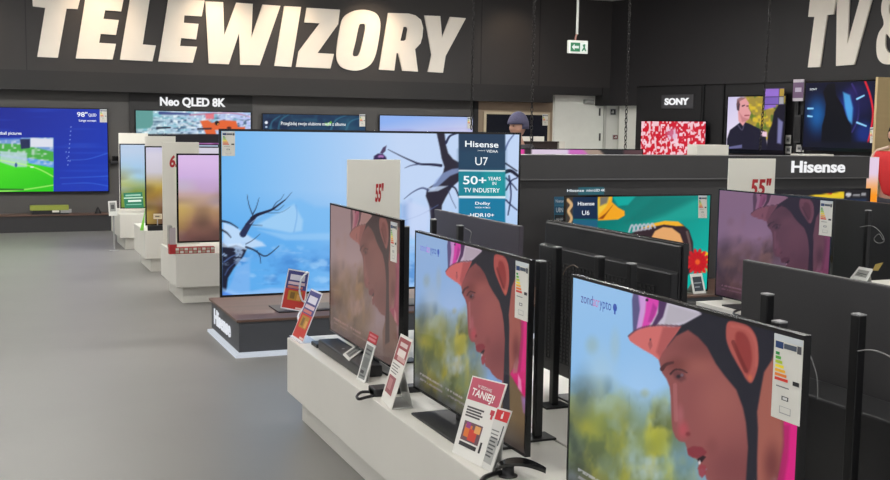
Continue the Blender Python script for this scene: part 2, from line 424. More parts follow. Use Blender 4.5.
# podium under the wall displays
m_wood = mat('brown_wood_top', (98, 74, 64), 0.42, var=0.16, scale=2.2, wood=True)
ZD = float(at(30, 215, 'Y', YB)[2])
t = thing('wall_podium', 'long dark low podium with brown top under the blue screen along the back wall', 'podium', (2, YB, 0))
part('body', MB().box(-6, YB+0.02, 0, 9.0, YW, ZD-0.02, mat('podium_charcoal', (44, 43, 45), 0.6, var=0.04)), t)
part('top', MB().box(-6, YB, ZD-0.02, 9.0, YW, ZD, m_wood), t)

# ============================================================ WALL LETTERING
m_let = mat('cream_letter', (236, 228, 216), 0.6, var=0.01, scale=3)
def wall_sign(name, label, letters, P, n, base):
    t = thing(name, label, 'sign', base)
    for L in letters:
        outer, hole = L if isinstance(L, tuple) else (L, None)
        mb = MB(); o3 = [P(x, y) for x, y in outer]
        if hole is None: mb.prism(o3, n*0.03, m_let)
        else:   # ring: join outer and each hole with bridged faces through bmesh
            bm = bmesh.new(); es = []
            for ring in [outer]+hole:
                vs = [bm.verts.new(P(x, y)) for x, y in ring]
                es += [bm.edges.new((vs[i], vs[(i+1) % len(vs)])) for i in range(len(vs))]
            bmesh.ops.triangle_fill(bm, use_beauty=True, use_dissolve=False, edges=es)
            g = bmesh.ops.extrude_face_region(bm, geom=bm.faces[:]); bmesh.ops.translate(bm, vec=Vector(n*0.03), verts=[v for v in g['geom'] if isinstance(v, bmesh.types.BMVert)])
            bm.verts.ensure_lookup_table(); bm.verts.index_update()
            mb.v = [tuple(v.co) for v in bm.verts]; mi = mb.mi(m_let)
            for f in bm.faces: mb.f.append(tuple(v.index for v in f.verts)); mb.m.append(mi); mb.smooth.append(False)
            bm.free()
        part('letter', mb, t)
    return t
sm = lambda pts: crom(np.array(pts, float), True, 4).tolist()
TEL = [
 [(32, -7.5), (81.2, -5.6), (77.5, 9.2), (66.5, 8.7), (57.8, 57.8), (37.2, 56.9), (45.2, 8), (32.8, 6.4)],
 [(85.8, -5), (124, -3.5), (121, 11.5), (105, 10.3), (103.2, 19), (118.6, 20.2), (115.8, 35), (100.5, 33.9), (99, 42.9), (115.8, 44), (112.4, 59.6), (75.7, 58.5)],
 [(130.2, -3), (149.7, -2), (142.5, 44.5), (155.6, 45.6), (152.2, 61.4), (119.8, 59.7)],
 [(168.2, -1.2), (204.4, 0.6), (201.4, 16.5), (184.1, 15.4), (183.5, 22.9), (198.2, 24), (195.9, 39.4), (180.9, 38.1), (179.8, 46), (196.7, 46.9), (192.5, 62.8), (158.2, 61.5)],
 [(205.2, 1.5), (222.8, 2.2), (223.9, 35.6), (236, 2.8), (252.4, 4), (251, 38), (262.2, 4.7), (280, 6), (259.4, 65.3), (240, 64.8), (238.8, 33), (228.5, 64.3), (208.5, 63.4)],
 [(283.8, 6.2), (300.7, 7.1), (290.9, 67), (274, 65.9)],
 [(306.3, 7.9), (339.5, 9.8), (337.6, 24.4), (317, 53.1), (333.5, 54), (330, 68.5), (295.6, 67), (298.2, 51.6), (319.4, 23.4), (304, 22.5)],
 (sm([(351, 12), (358, 10.2), (367, 10.3), (376, 14), (379.8, 23), (378.5, 38), (375, 55), (370, 64.5), (361, 69.8), (351, 70.4), (341, 67), (336.3, 59), (336.5, 46), (340, 25), (344, 16.5)]), [sm([(358.5, 26), (361.5, 24), (364.8, 26), (362, 42), (358.7, 54), (355.5, 56.3), (352.2, 54.5), (355, 42)])]),
 ([(387.7, 13.1), (408, 13.6), (415, 15.5), (420.5, 20), (422.6, 28), (421.8, 37), (420, 43.5), (414.5, 49.3), (417.4, 71.7), (401.9, 70.8), (397.7, 53.2), (396, 53), (393.8, 70.6), (378.5, 69.6)], [[(403, 26.8), (406.2, 27), (407.2, 29), (405.6, 39.5), (403.5, 41), (399.8, 40.8)]]),
 [(424, 15.6), (439.7, 16.2), (441.5, 37.8), (449.5, 17), (465.3, 18.3), (445, 56.1), (442.4, 72.8), (427.3, 71.9), (431, 55)],
]
wall_sign('wall_lettering', 'big cream slanted capitals spelling TELEWIZORY on the charcoal banner', TEL, lambda x, y: at(x, y, 'Y', YB-0.005), np.array([0, -1.0, 0]), (4, YB, 2.6))
TVA = [
 [(811.6, -3), (837.6, -3.6), (834.7, 14.4), (828.4, 15), (820.9, 67.1), (809, 67.5), (815.6, 16.9), (809.4, 16.9)],
 [(838.2, -3.6), (850.6, -4), (848.6, 44), (862, -4.4), (874, -4.8), (855.3, 64.7), (837.2, 66)],
 (sm([(888, -5), (896, -6), (903, -2), (904, 8), (899, 20), (893, 27), (903, 40), (908, 30), (914, 30), (910, 50), (914, 62), (903, 63), (899, 59), (892, 64), (884, 63.5), (878.6, 57), (877.6, 44), (880, 33), (885, 24), (882.5, 12), (883.5, 1)]), [sm([(891, 4), (894, 3), (896, 8), (892, 16), (890, 10)]), sm([(888, 34), (897, 49), (891, 53), (887, 48), (886.5, 40)])]),
]
wall_sign('wall_lettering', 'big cream slanted capitals TV and an ampersand on the black wall at the right', TVA, lambda x, y: rp(x, y, 0.005), RN, (11.6, 13, 2.7))

# hanging exit sign
zE = float(at(577, 39, 'Y', 16)[2]); a = at(568, 40, 'Y', 16); b = at(587, 54, 'Y', 16)
t = thing('exit_sign', 'white and green exit sign with arrow hanging from a white ceiling pole', 'sign', (a[0], 16, CEIL))
mb = MB().box(a[0], 15.97, b[2], b[0], 16.03, a[2], mat('sign_white', (225, 228, 222), 0.5)); part('box', mb, t, bevel=0.008)
xg = a[0]+0.03; mb = MB(); g = em((20, 130, 80), 0.9); w = em((235, 245, 238), 0.9); W = b[0]-a[0]-0.06; Hh = a[2]-b[2]-0.07; zb = b[2]+0.03
mb.box(xg, 15.962, zb, xg+W, 15.97, zb+Hh, w); mb.box(xg, 15.958, zb, xg+W*0.58, 15.962, zb+Hh, g)
zm = zb+Hh/2; mb.prism([(xg+.02, 15.957, zm), (xg+.07, 15.957, zm-.05), (xg+.07, 15.957, zm-.02), (xg+W*.5, 15.957, zm-.02), (xg+W*.5, 15.957, zm+.02), (xg+.07, 15.957, zm+.02), (xg+.07, 15.957, zm+.05)], (0, -0.002, 0), w)
mb.prism([(xg+W*.68, 15.961, zb+.01), (xg+W*.80, 15.961, zm), (xg+W*.74, 15.961, zm+.04), (xg+W*.82, 15.961, zb+Hh-.02), (xg+W*.90, 15.961, zb+Hh-.02), (xg+W*.88, 15.961, zm), (xg+W*.98, 15.961, zb+.01), (xg+W*.90, 15.961, zb+.01), (xg+W*.84, 15.961, zm-.03), (xg+W*.76, 15.961, zb+.01)], (0, -0.003, 0), g)
part('pictogram', mb, t)
c = at(577, 36, 'Y', 16); part('pole', MB().tube([(c[0], 16, a[2]+0.10), (c[0], 16, CEIL)], 0.022, mat('sign_white', (225, 228, 222), 0.5)), t)
part('hook', MB().tube([(c[0]-.03, 16, a[2]-.01), (c[0]-.02, 16, a[2]+.06), (c[0], 16, a[2]+.12)], 0.014, mat('pink_hook', (190, 140, 130), 0.5)), t)

# chains from the ceiling
def chain(px, ybot, Y, label, drift=0.0, r=0.012, zt=CEIL):
    p = at(px, 60, 'Y', Y); x = p[0]; zb = float(at(px, ybot, 'Y', Y)[2]); L = 0.042; n = int((zt-zb)/L); mb = MB()
    for k in range(n):
        z = zt-k*L-L/2; dx = drift*max(0, (k/n-0.55))*2
        pts = []
        for q in range(9):
            a = 2*math.pi*q/8; s_, c_ = math.sin(a)*r, math.cos(a)*L*0.62
            pts.append((x+dx+(s_ if k % 2 else 0), Y+(0 if k % 2 else s_), z+c_))
        mb.tube(pts, 0.0048, CHAIN, seg=5)
    o = part('hanging_chain', mb, None, base=(x, Y, zt)); return tag(o, label, 'chain', 'chains hanging from the ceiling')
CHAIN = mat('black_chain', (52, 50, 50), 0.35, metal=0.5)
chain(472.5, 131, 9.2, 'thin black chain hanging from the ceiling right of the lettering end', r=0.008)
chain(533, 152, 9.2, 'black chain hanging from the ceiling left of the white door')
chain(628, 151, 9.2, 'black chain hanging between the white door and the red patterned screen')
chain(767.5, 151, 9.2, 'black chain hanging in front of the screen with the talking man', drift=-0.05)

# ============================================================== PICTURES
def pic_blue(X, Y, U, V):
    p = Pic(X, Y, (20, 40, 165)).grad(0, 110, (22, 38, 150), 110, 190, (28, 62, 190))
    p.put(p.noise(40, 3, 3, .6, 1)*.35, (50, 95, 215))
    for q in ((70, 160, 108, 153), (60, 178, 108, 176), (62, 184, 108, 186)): p.stroke([(q[0], q[1]), (88, q[1]-1), (q[2], q[3])], .3, .5, (70, 120, 225), .6)
    for k in range(10): p.blob(71-k*.35, 127+k*4.2, .9, .9, (170, 195, 245), .9, .2)
    for x, y in ((67, 158), (70, 161), (66, 152)): p.blob(x, y, .9, .9, (170, 195, 245), .8, .2)
    F = np.clip((53.8-X)*2, 0, 1)*np.clip((Y-137.5)*2, 0, 1)
    q = Pic(X, Y, (60, 215, 25)).grad(20, 165, (70, 220, 30), 30, 192, (45, 200, 20))
    q.poly([(-30, 130), (54, 130), (54, 165), (28, 161), (-30, 151)], (120, 160, 215), 1.5)
    q.poly([(-30, 143), (20, 144), (54, 152), (54, 162), (0, 154), (-30, 150)], (75, 175, 70), 1.5)
    q.poly([(28, 158), (54, 162), (54, 168), (28, 163)], (95, 160, 230), 1)
    q.put(q.noise(3, 2, 5, .5, 1)*np.clip((162-Y+X*.1)/3, 0, 1)*.8, (225, 230, 240))
    q.poly([(0, 151), (27, 153), (27, 167), (15, 167), (0, 162)], (190, 215, 225), 1.5, .85)
    q.poly([(20, 139), (30, 139), (30, 148), (21, 149)], (35, 45, 85), 1); q.poly([(30.5, 138), (53, 139), (53, 147), (30.5, 147)], (225, 228, 240), 1)
    q.poly([(-30, 132), (21, 133), (21, 139), (-30, 141)], (60, 100, 200), 2)
    for a in (((-20, 157), (30, 166), (54, 177)), ((-20, 192), (20, 190), (54, 185))): q.stroke(a, .6, .6, (190, 250, 130), .8)
    q.blob(16, 165, 1.6, 3, (40, 70, 150), .9); q.blob(32, 167, 2.5, 1.2, (230, 240, 235), .9)
    q.poly([(0, 188.5), (24, 189), (24, 190.2), (0, 190)], (20, 60, 20), .8, .8)
    p.C = p.C*(1-F[..., None])+q.C*F[..., None]; return p.C

def pic_neo(X, Y, U, V):
    p = Pic(X, Y, (205, 215, 238)).grad(135, 110, (170, 205, 210), 250, 118, (185, 195, 240))
    p.put(p.noise(3.5, 1.6, 9, .5, .9)*np.clip((Y-114)/4, 0, 1)*.9, (60, 90, 120)); p.put(p.noise(2.6, 2.2, 11, .55, .9)*.8, (240, 250, 252)); p.put(p.noise(5, 2, 12, .6, .9)*.6, (110, 190, 205))
    p.poly([(135, 108), (153, 108), (153, 124), (150, 128), (135, 129)], (95, 155, 150), 1.5)
    p.poly([(200, 121), (208, 120), (212, 123), (222, 120), (236, 121), (238, 127), (245, 127), (245, 130), (215, 130), (218, 140), (210, 142), (206, 134)], (225, 100, 50), 1.2)
    p.poly([(205, 114), (214, 113), (214, 119), (206, 119)], (225, 120, 130), 1.5); p.blob(217, 123, 3, 3, (30, 20, 20), 1); p.blob(229, 128, 3, 2, (60, 25, 20), .9)
    p.blob(218, 124, 1, 1, (235, 150, 60)); p.stroke([(190, 115), (230, 113), (250, 117)], .8, .4, (190, 90, 120), .6); p.stroke([(160, 113), (190, 114)], 1.6, .8, (45, 55, 120), .8)
    p.stroke([(157, 128), (170, 127.5)], 1, .8, (25, 25, 40), .9); p.stroke([(198, 129), (211, 128.6)], 1, .8, (25, 25, 40), .9)
    D = np.clip((Y-133.6)/.8, 0, 1); p.put(D, (30, 28, 32))
    D = np.clip((Y-142.6)/.8, 0, 1); p.put(D, (205, 140, 205)); p.put(D*p.noise(6, 3, 21, .4, .9), (120, 60, 120)); D = np.clip((Y-152.4)/.8, 0, 1); p.put(D, (24, 22, 30)); return p.C

def pic_forest(X, Y, U, V):
    p = Pic(X, Y, (16, 32, 58)).grad(262, 115, (18, 34, 66), 365, 125, (22, 60, 92))
    p.put(p.noise(9, 4, 31, .5, 1)*.6, (35, 85, 110)); p.put(p.noise(4, 5, 32, .6, 1)*.4, (50, 100, 120))
    for q in (((270, 133), (272, 122), (280, 116)), ((278, 132), (281, 120), (290, 114)), ((330, 132), (336, 120), (348, 115)), ((345, 133), (350, 122), (360, 118))): p.stroke(q, 1.2, .4, (50, 110, 135), .7)
    p.poly([(325, 122.5), (328, 123.5), (331, 121), (332, 123), (328, 126), (325, 125)], (120, 200, 60), 1)
    p.blob(266.3, 122.6, 1.8, 1.8, (235, 240, 250), 1, .7); p.blob(266.3, 127, 1.1, 1.1, (200, 215, 240), 1, .7); return p.C

def pic_skyblue(X, Y, U, V):
    p = Pic(X, Y, (150, 180, 235)).grad(420, 116, (140, 175, 238), 424, 138, (205, 205, 235)); p.put(np.clip((Y-127)/3, 0, 1)*p.noise(14, 2, 6)*.5, (150, 150, 215)); return p.C

def pic_tree(X, Y, U, V):
    p = Pic(X, Y, (150, 195, 240)).grad(225, 180, (112, 182, 240), 400, 165, (192, 212, 243))
    lowr = np.clip((Y-190)/55, 0, 1)*np.clip((420-X)/130, .25, 1); p.put(lowr*.85, (88, 168, 236))
    p.poly([(290, 201), (300, 199), (315, 207), (345, 208), (400, 205), (400, 236), (330, 236), (296, 232), (262, 226), (250, 225)], (120, 185, 240), 5, .8)
    p.poly([(254, 226), (280, 212), (294, 204), (303, 220), (302, 231), (290, 233)], (165, 208, 244), 3, .8); p.stroke([(296, 205), (297, 216), (294, 232)], .6, .6, (110, 165, 225), .6)
    p.poly([(258, 230), (290, 234), (330, 233), (420, 240), (420, 245), (330, 240), (285, 240)], (150, 200, 244), 3, .7)
    T = np.clip((Y-244)/12, 0, 1)*fbm(p, 16, 9, 41, .42, .72); p.put(T*.7, (64, 130, 206)); p.put(np.clip((Y-240)/12, 0, 1)*fbm(p, 14, 8, 47, .55, .75)*.7, (158, 204, 246))
    p.poly([(226, 262), (240, 262), (300, 258), (420, 262), (420, 252), (320, 249), (250, 251)], (98, 165, 232), 5, .4)
    p.poly([(223, 222), (234, 226), (252, 238), (262, 242), (266, 246), (250, 248), (223, 246)], (195, 220, 248), 2.5, .9)
    dk = (22, 26, 48)
    p.poly([(222, 242), (228, 247), (236, 245), (247, 249), (243.6, 256), (234, 268), (228, 278), (226.5, 290), (222, 297)], dk, 1.5)
    p.poly([(222, 243), (230, 244), (240, 243), (247, 247), (247, 250), (236, 248), (222, 247)], (210, 228, 250), 1.5, .7)
    mk = np.clip((252-X)/8, 0, 1)*np.clip((Y-238)/5, 0, 1)*np.clip((272-Y)/14, 0, 1); p.put(mk*fbm(p, 7, 5, 131, .5, .6)*.75, (176, 206, 242)); p.stroke([(224, 262), (231, 257), (238, 254)], .8, .4, (90, 120, 180), .7); p.stroke([(225, 275), (229, 268), (236, 262)], .7, .4, (70, 95, 150), .7)
    p.poly([(226, 292), (232, 281), (236, 268), (250, 262), (250, 296), (226, 297)], (130, 180, 238), 3, .7)
    p.stroke([(243, 234), (249, 224), (254, 217.5)], 3.4, 2.2, (36, 44, 80)); p.stroke([(252, 218.5), (257, 215), (264, 212.5), (272, 209.5), (279, 204.5), (285, 200)], 1.9, .5, (26, 30, 56)); p.stroke([(279, 204.5), (286, 199), (291.7, 192.3)], .5, .1, dk, .8); p.stroke([(272, 209.5), (276, 203), (281, 199), (284, 194)], .5, .1, dk, .7); p.stroke([(264, 212), (273, 213), (282, 212), (290, 207)], .4, .1, dk, .5); p.stroke([(250, 224), (256, 219), (263, 215)], .5, .3, (170, 200, 235), .7)
    p.stroke([(253, 216), (249, 205), (247, 194.6)], .6, .2, dk, .8); p.stroke([(252.8, 214), (256, 208), (259, 198)], .6, .2, dk, .8); p.stroke([(272, 209), (278, 210), (284, 205)], .5, .2, dk, .6)
    p.stroke([(246, 247), (254, 250), (264, 256), (271, 253), (279, 246)], 1, .3, dk, .9); p.stroke([(257, 251), (260, 257), (260.8, 263.3)], .6, .3, dk, .8); p.stroke([(246, 244), (253, 240), (260, 234)], .5, .2, dk, .7)
    p.stroke([(222, 221), (230, 223), (238, 228)], 1.1, .5, dk, .9); p.stroke([(222, 230), (227, 233), (231, 237.5)], 1.1, .5, dk, .9); p.stroke([(246, 224), (254, 225), (262, 225.5)], .5, .3, dk, .6)
    p.poly([(222, 288), (240, 293), (270, 288), (420, 291), (420, 298), (222, 298)], (150, 195, 245), 3, .8); p.poly([(222, 291), (236, 296), (330, 295), (330, 299), (222, 299)], (60, 120, 225), 2, .7)
    # bird
    p.poly([(373.5, 160), (374, 156), (378, 153.5), (383, 154), (386, 157), (387.5, 162), (373, 162)], (50, 35, 80), 1); p.blob(381, 156.5, 4, 2, (190, 130, 200), .8); p.poly([(380, 153), (383, 147.5), (386.5, 145.5), (385.5, 151), (382.5, 154)], (75, 60, 95), .8); p.blob(381, 158.5, 2, 1.5, (35, 25, 60))
    # big tree
    p.poly([(436.4, 132), (444.4, 132), (446, 145), (448.2, 153), (453, 159), (460, 163), (460, 180), (452, 187), (446, 197), (442, 205), (441, 222), (431, 222), (429, 205), (425.7, 196), (427, 189), (436, 183), (443, 173), (444.4, 167), (441.5, 158), (440, 149)], (38, 34, 50), 1.2)
    p.poly([(430, 190), (436, 180), (443, 173), (452, 169), (460, 168), (460, 172), (450, 176), (441, 184), (434, 190)], (150, 175, 225), 1.5, .7); p.poly([(428, 188), (440, 186), (448, 186), (438, 191), (428, 192)], (200, 218, 245), 1.2, .8)
    p.stroke([(441, 165.5), (431, 164.5), (420, 164), (412, 161), (401, 156), (388, 149.4)], 1.5, .3, (40, 42, 70)); p.stroke([(420, 164), (411, 165.5), (405, 168)], .8, .3, (50, 55, 90), .7)
    p.stroke([(428, 190), (422, 188), (413, 192), (404, 199)], 1.1, .3, (60, 70, 110), .8); p.stroke([(446, 143), (450, 136), (458, 133)], 1.2, .8, (35, 40, 75)); p.stroke([(449, 186), (455, 188), (459, 197)], 1, .7, (30, 34, 60)); p.stroke([(448, 190), (452, 200), (456, 208)], .4, .3, (50, 60, 100), .8)
    p.stroke([(438, 205), (420, 215), (400, 222)], .5, .3, (90, 120, 180), .5); p.poly([(401, 205), (411, 200), (409, 235), (402, 235)], (90, 125, 190), 6, .35)
    p.poly([(407, 200), (430, 208), (428, 240), (407, 235)], (205, 215, 245), 5, .6)
    # right margin beyond the printed panel
    p.stroke([(505, 150), (509, 141), (516, 132)], 1, .6, (40, 55, 110), .6); p.stroke([(505, 163), (511, 167), (517, 171)], .8, .6, dk); p.stroke([(505, 172), (511, 171), (518, 176)], 2, 1.5, dk)
    for q in (((506, 178), (512, 184), (517, 190)), ((506, 190), (511, 181), (517, 178)), ((506, 200), (511, 205), (517, 210)), ((509, 176), (511, 195), (508, 215))): p.stroke(q, .9, .6, (25, 32, 70), .85)
    # teal information panel on the picture
    p.poly([(458.6, 133), (505.3, 133.6), (505.3, 170.5), (458.6, 170)], (34, 58, 84), .8); g = np.clip((Y-150)/20, 0, 1)
    p.poly([(458.6, 150), (505.3, 150), (505.3, 169.6), (458.6, 169.1)], (34, 74, 100), 6, .5)
    p.poly([(458.6, 171.2), (505.3, 171.6), (505.3, 196.4), (458.6, 196)], (22, 128, 146), .8); p.poly([(485, 171.2), (505.3, 171.6), (505.3, 196.4), (480, 196)], (30, 168, 165), 8, .5)
    p.poly([(458.6, 198), (505.3, 198.4), (505.3, 226), (458.6, 226)], (22, 120, 158), .8); p.poly([(458.6, 170), (505.3, 170.4), (505.3, 171.6), (458.6, 171.2)], (225, 240, 245), .6); p.poly([(458.6, 196), (505.3, 196.4), (505.3, 198.2), (458.6, 197.8)], (225, 240, 245), .6)
    return p.C

def pic_shoe(X, Y, U, V):
    p = Pic(X, Y, (0, 140, 125)).grad(620, 195, (0, 112, 104), 700, 285, (0, 182, 168))
    p.poly([(612, 196), (636, 196), (628, 205), (618, 206)], (0, 170, 160), 2, .9); p.poly([(640, 225), (700, 196), (708, 196), (708, 215), (670, 222)], (30, 165, 150), 6, .6); p.poly([(655, 197), (700, 197), (665, 215), (640, 222), (625, 222)], (0, 105, 98), 6, .5)
    p.poly([(598, 196), (612.5, 196), (612, 202), (618, 207.5), (624.5, 211), (624.8, 215.5), (618, 219.5), (598, 220.5)], (240, 165, 30), 1, 1); p.poly([(598, 199), (611, 196), (606, 207), (598, 216)], (235, 195, 60), 1.5); p.poly([(600, 197), (609, 196), (607, 203), (600, 206)], (85, 90, 110), 2, .8); p.poly([(613, 205), (606, 213), (598, 219), (603, 219)], (130, 60, 10), 1.2, .9)
    p.poly([(566, 196), (573, 196), (573, 226), (566, 224)], (60, 50, 45), .8); p.stroke([(568, 200), (571.5, 205), (568.5, 211), (571.5, 218), (569, 224)], 1.6, 1.2, (225, 185, 130), .9)
    p.poly([(573, 196), (597.6, 196), (597.6, 219.2), (573, 218.8)], (18, 42, 72), .6); p.poly([(573, 219.6), (597.6, 220), (597.6, 230), (573, 228)], (25, 92, 122), .6)
    # trainer
    p.poly([(628, 236), (640, 228), (655, 224), (670, 222), (682, 224), (689, 230), (693, 242), (694, 268), (688, 275), (660, 275), (628, 275)], (48, 32, 38), 1.2)
    p.poly([(640, 229), (652, 223.5), (665, 220.8), (678, 221.5), (684, 226), (676, 226), (664, 224.5), (652, 227)], (240, 175, 40), 1)
    p.poly([(650, 240), (655, 231), (663, 227), (672, 228), (680, 234), (684, 245), (685, 275), (650, 275)], (225, 165, 105), 1.2); p.stroke([(687, 232), (690, 245), (691, 262)], 1.2, 1, (120, 100, 95), .7)
    for k in range(6): p.stroke([(629+k*4, 232-k*.6), (632+k*4, 225-k*.3), (635+k*4, 231-k*.7)], .9, .9, (190, 190, 200), .9)
    return flower(p, 697.5, 262).C
def flower(p, x, y):
    for k in range(9):
        a = k*.7+.2; p.poly([(704, 262), (704+8*math.cos(a-.25), 262+11*math.sin(a-.25)), (704+8*math.cos(a+.25), 262+11*math.sin(a+.25))], (245, 190, 25), 1)
    for k in range(14):
        a = 2*math.pi*k/14; p.poly([(x, y), (x+11*math.cos(a-.16), y+12*math.sin(a-.16)), (x+13*math.cos(a), y+14*math.sin(a)), (x+11*math.cos(a+.16), y+12*math.sin(a+.16))], (215-15*(k % 2), 28, 35), 1)
    for k in range(14):
        a = 2*math.pi*(k+.5)/14; p.poly([(x, y), (x+8*math.cos(a-.2), y+9*math.sin(a-.2)), (x+9.5*math.cos(a), y+10.5*math.sin(a)), (x+8*math.cos(a+.2), y+9*math.sin(a+.2))], (190, 16, 28), 1)
    p.blob(x, y, 3.2, 3.6, (230, 90, 36), 1, .5); return p

def pic_blur(seed, cols):
    def f(X, Y, U, V):
        p = Pic(U*100, (1-V)*100, cols[0]); 
        for k, c in enumerate(cols): p.put(np.clip((p.Y-100*k/len(cols)+8)/22, 0, 1), c)
        p.put(p.noise(22, 16, seed, .5, .95)*.6*np.clip((p.Y-25)/30, 0, 1), (225, 205, 80)); p.put(p.noise(15, 13, seed+1, .55, 1)*.6*np.clip((p.Y-35)/30, 0, 1), (70, 55, 50)); p.put(p.noise(26, 18, seed+2, .6, 1)*.5, (190, 190, 235))
        for k in range(3): p.put(((np.abs(p.Y-94-k*2) < .6) & (p.X > 30) & (p.X < 96))*.8, (215, 170, 215))
        return p.C
    return f

def pic_red(X, Y, U, V):
    p = Pic(X, Y, (240, 196, 204)); p.put(p.noise(1.9, 2.9, 51, .36, .48), (205, 24, 44)); p.put(p.noise(1.7, 2.5, 54, .62, .72), (244, 206, 216)); p.put(p.noise(2.1, 2.8, 57, .66, .76), (205, 24, 44)); p.blob(672, 134, 9, 9, (205, 165, 205), .55, .2); return p.C
def pic_man(X, Y, U, V):
    p = Pic(X, Y, (215, 205, 232)).grad(728, 95, (205, 198, 232), 745, 120, (225, 215, 238))
    p.poly([(745, 90), (790, 90), (790, 140), (745, 140)], (160, 140, 60), 4); p.put(p.noise(2.6, 3, 61, .4, .8)*np.clip((X-745)/3, 0, 1), (215, 185, 50)); p.put(p.noise(3.4, 4, 64, .6, .9)*np.clip((X-747)/3, 0, 1)*.8, (80, 110, 40))
    p.poly([(727, 139), (730, 130), (738, 124), (742, 121), (750, 124), (758, 128), (765, 131), (768, 152), (727, 152)], (28, 26, 44), 1)
    p.poly([(737, 101), (741, 97.5), (746, 98.5), (749, 103), (748.5, 108), (751, 113), (749, 119), (746, 121), (743, 126), (738.5, 121), (738, 112)], (226, 158, 160), 1); p.poly([(736.5, 104), (738, 100), (740, 104), (739, 111), (737, 110)], (75, 55, 65), 1)
    p.stroke([(742.5, 106), (744.5, 105.3)], .7, .5, (70, 40, 50)); p.stroke([(747, 106), (748.3, 106)], .6, .5, (70, 40, 50)); p.stroke([(745, 115.5), (749, 115.3)], .6, .5, (150, 70, 80)); p.poly([(739, 112), (743, 117), (749, 119), (746, 121.5), (742, 122)], (180, 110, 115), 1.5, .6); p.poly([(737, 99), (741, 96.8), (746, 97.5), (744, 99), (740, 101), (738, 106), (736.6, 106)], (120, 84, 88), 1, .7); p.stroke([(738, 125), (742, 130), (744, 125)], .6, .5, (90, 84, 110), .8)
    p.poly([(761, 131), (767, 132), (767, 137), (761, 136)], (235, 200, 215), 1)
    p.poly([(766, 152), (768, 134), (772, 124), (774, 112), (779, 104), (786, 104), (786, 152)], (22, 20, 36), 1.5); p.poly([(764, 88), (776, 88), (776, 107), (764, 110)], (140, 100, 225), 1.5, .9); p.poly([(728, 147), (742, 144.5), (742, 148), (728, 149)], (120, 120, 170), 1, .8)
    p.poly([(778, 118), (783, 122), (781, 144), (777, 143)], (165, 165, 225), 2, .7); return p.C
def pic_space(X, Y, U, V):
    p = Pic(X, Y, (10, 14, 40)); p.blob(817, 115, 17, 30, (24, 104, 180), .9, .0); p.blob(848, 108, 17, 26, (40, 66, 180), .8, .0); p.blob(855, 92, 14, 14, (60, 40, 120), .6, .0); p.stroke([(852, 84), (858, 98), (858, 118), (852, 132)], 1, .8, (80, 60, 150), .6); p.blob(863, 100, 16, 26, (28, 26, 80), .8, .2); p.blob(864, 133, 14, 18, (30, 60, 160), .7, .2)
    p.poly([(843, 92), (850, 95), (853, 108), (852, 124), (848, 120), (845, 108)], (90, 190, 250), 2, .8)
    for a in (((857, 99), (864, 95.5)), ((857, 122.5), (866, 126)), ((808, 108.5), (813, 108.5)), ((808, 116), (812, 116.5))): p.stroke(a, 1, .8, (150, 215, 255))
    p.poly([(823, 92), (828, 84), (835, 83), (836, 95), (843, 106), (846, 116), (851, 126), (851, 147), (821, 147), (822, 126), (825, 115), (826, 104)], (7, 8, 16), 1.2)
    p.stroke([(865, 81), (870, 95), (873, 112), (871, 130), (868, 142)], 1, .9, (225, 35, 50)); p.poly([(806, 142), (878, 142), (878, 151), (806, 151)], (16, 18, 34), 3, .9); return p.C
def pic_pinkbar(X, Y, U, V):
    p = Pic(X, Y, (222, 205, 225)); p.put(np.clip((X-567)/3, 0, 1), (205, 110, 190)); p.put(np.clip((X-582-(Y-150))/3, 0, 1), (165, 145, 130)); p.put(np.clip((X-598-(Y-150))/3, 0, 1), (45, 44, 46)); p.put(np.clip((532-X)/1, 0, 1), (52, 46, 48)); p.put(np.clip((525-X)/1, 0, 1), (225, 70, 160)); p.put(np.clip((X-622)/3, 0, 1)*.8, (100, 70, 75)); return p.C
def pic_wedge(X, Y, U, V):
    p = Pic(X, Y, (30, 28, 32)); p.poly([(800, 197), (816, 195), (844, 191.6), (844, 199), (816, 198)], (240, 205, 40), .8); p.poly([(824, 194.5), (832, 193.6), (832, 194.8)], (200, 40, 40), .6)
    p.blob(848.5, 194.6, 3.6, 2.6, (205, 205, 210), 1, .6); p.poly([(853, 194), (860, 194), (860, 196.2), (853, 196.2)], (190, 190, 195), .6, .8); p.poly([(861.5, 192.5), (866, 192.5), (866, 196), (861.5, 196)], (190, 190, 195), .6, .8); p.poly([(800, 200), (866, 199), (866, 260), (800, 260)], (40, 70, 120), 4, .7); return p.C
def pic_glow(X, Y, U, V): return Pic(X, Y, (0, 0, 0)).grad(0, 174, (228, 205, 228), 0, 196, (250, 150, 30)).C
def pic_plain(col):
    def f(X, Y, U, V): return Pic(X, Y, col).grad(0, 0, col, 1000, 400, (30, 40, 60)).C
    return f

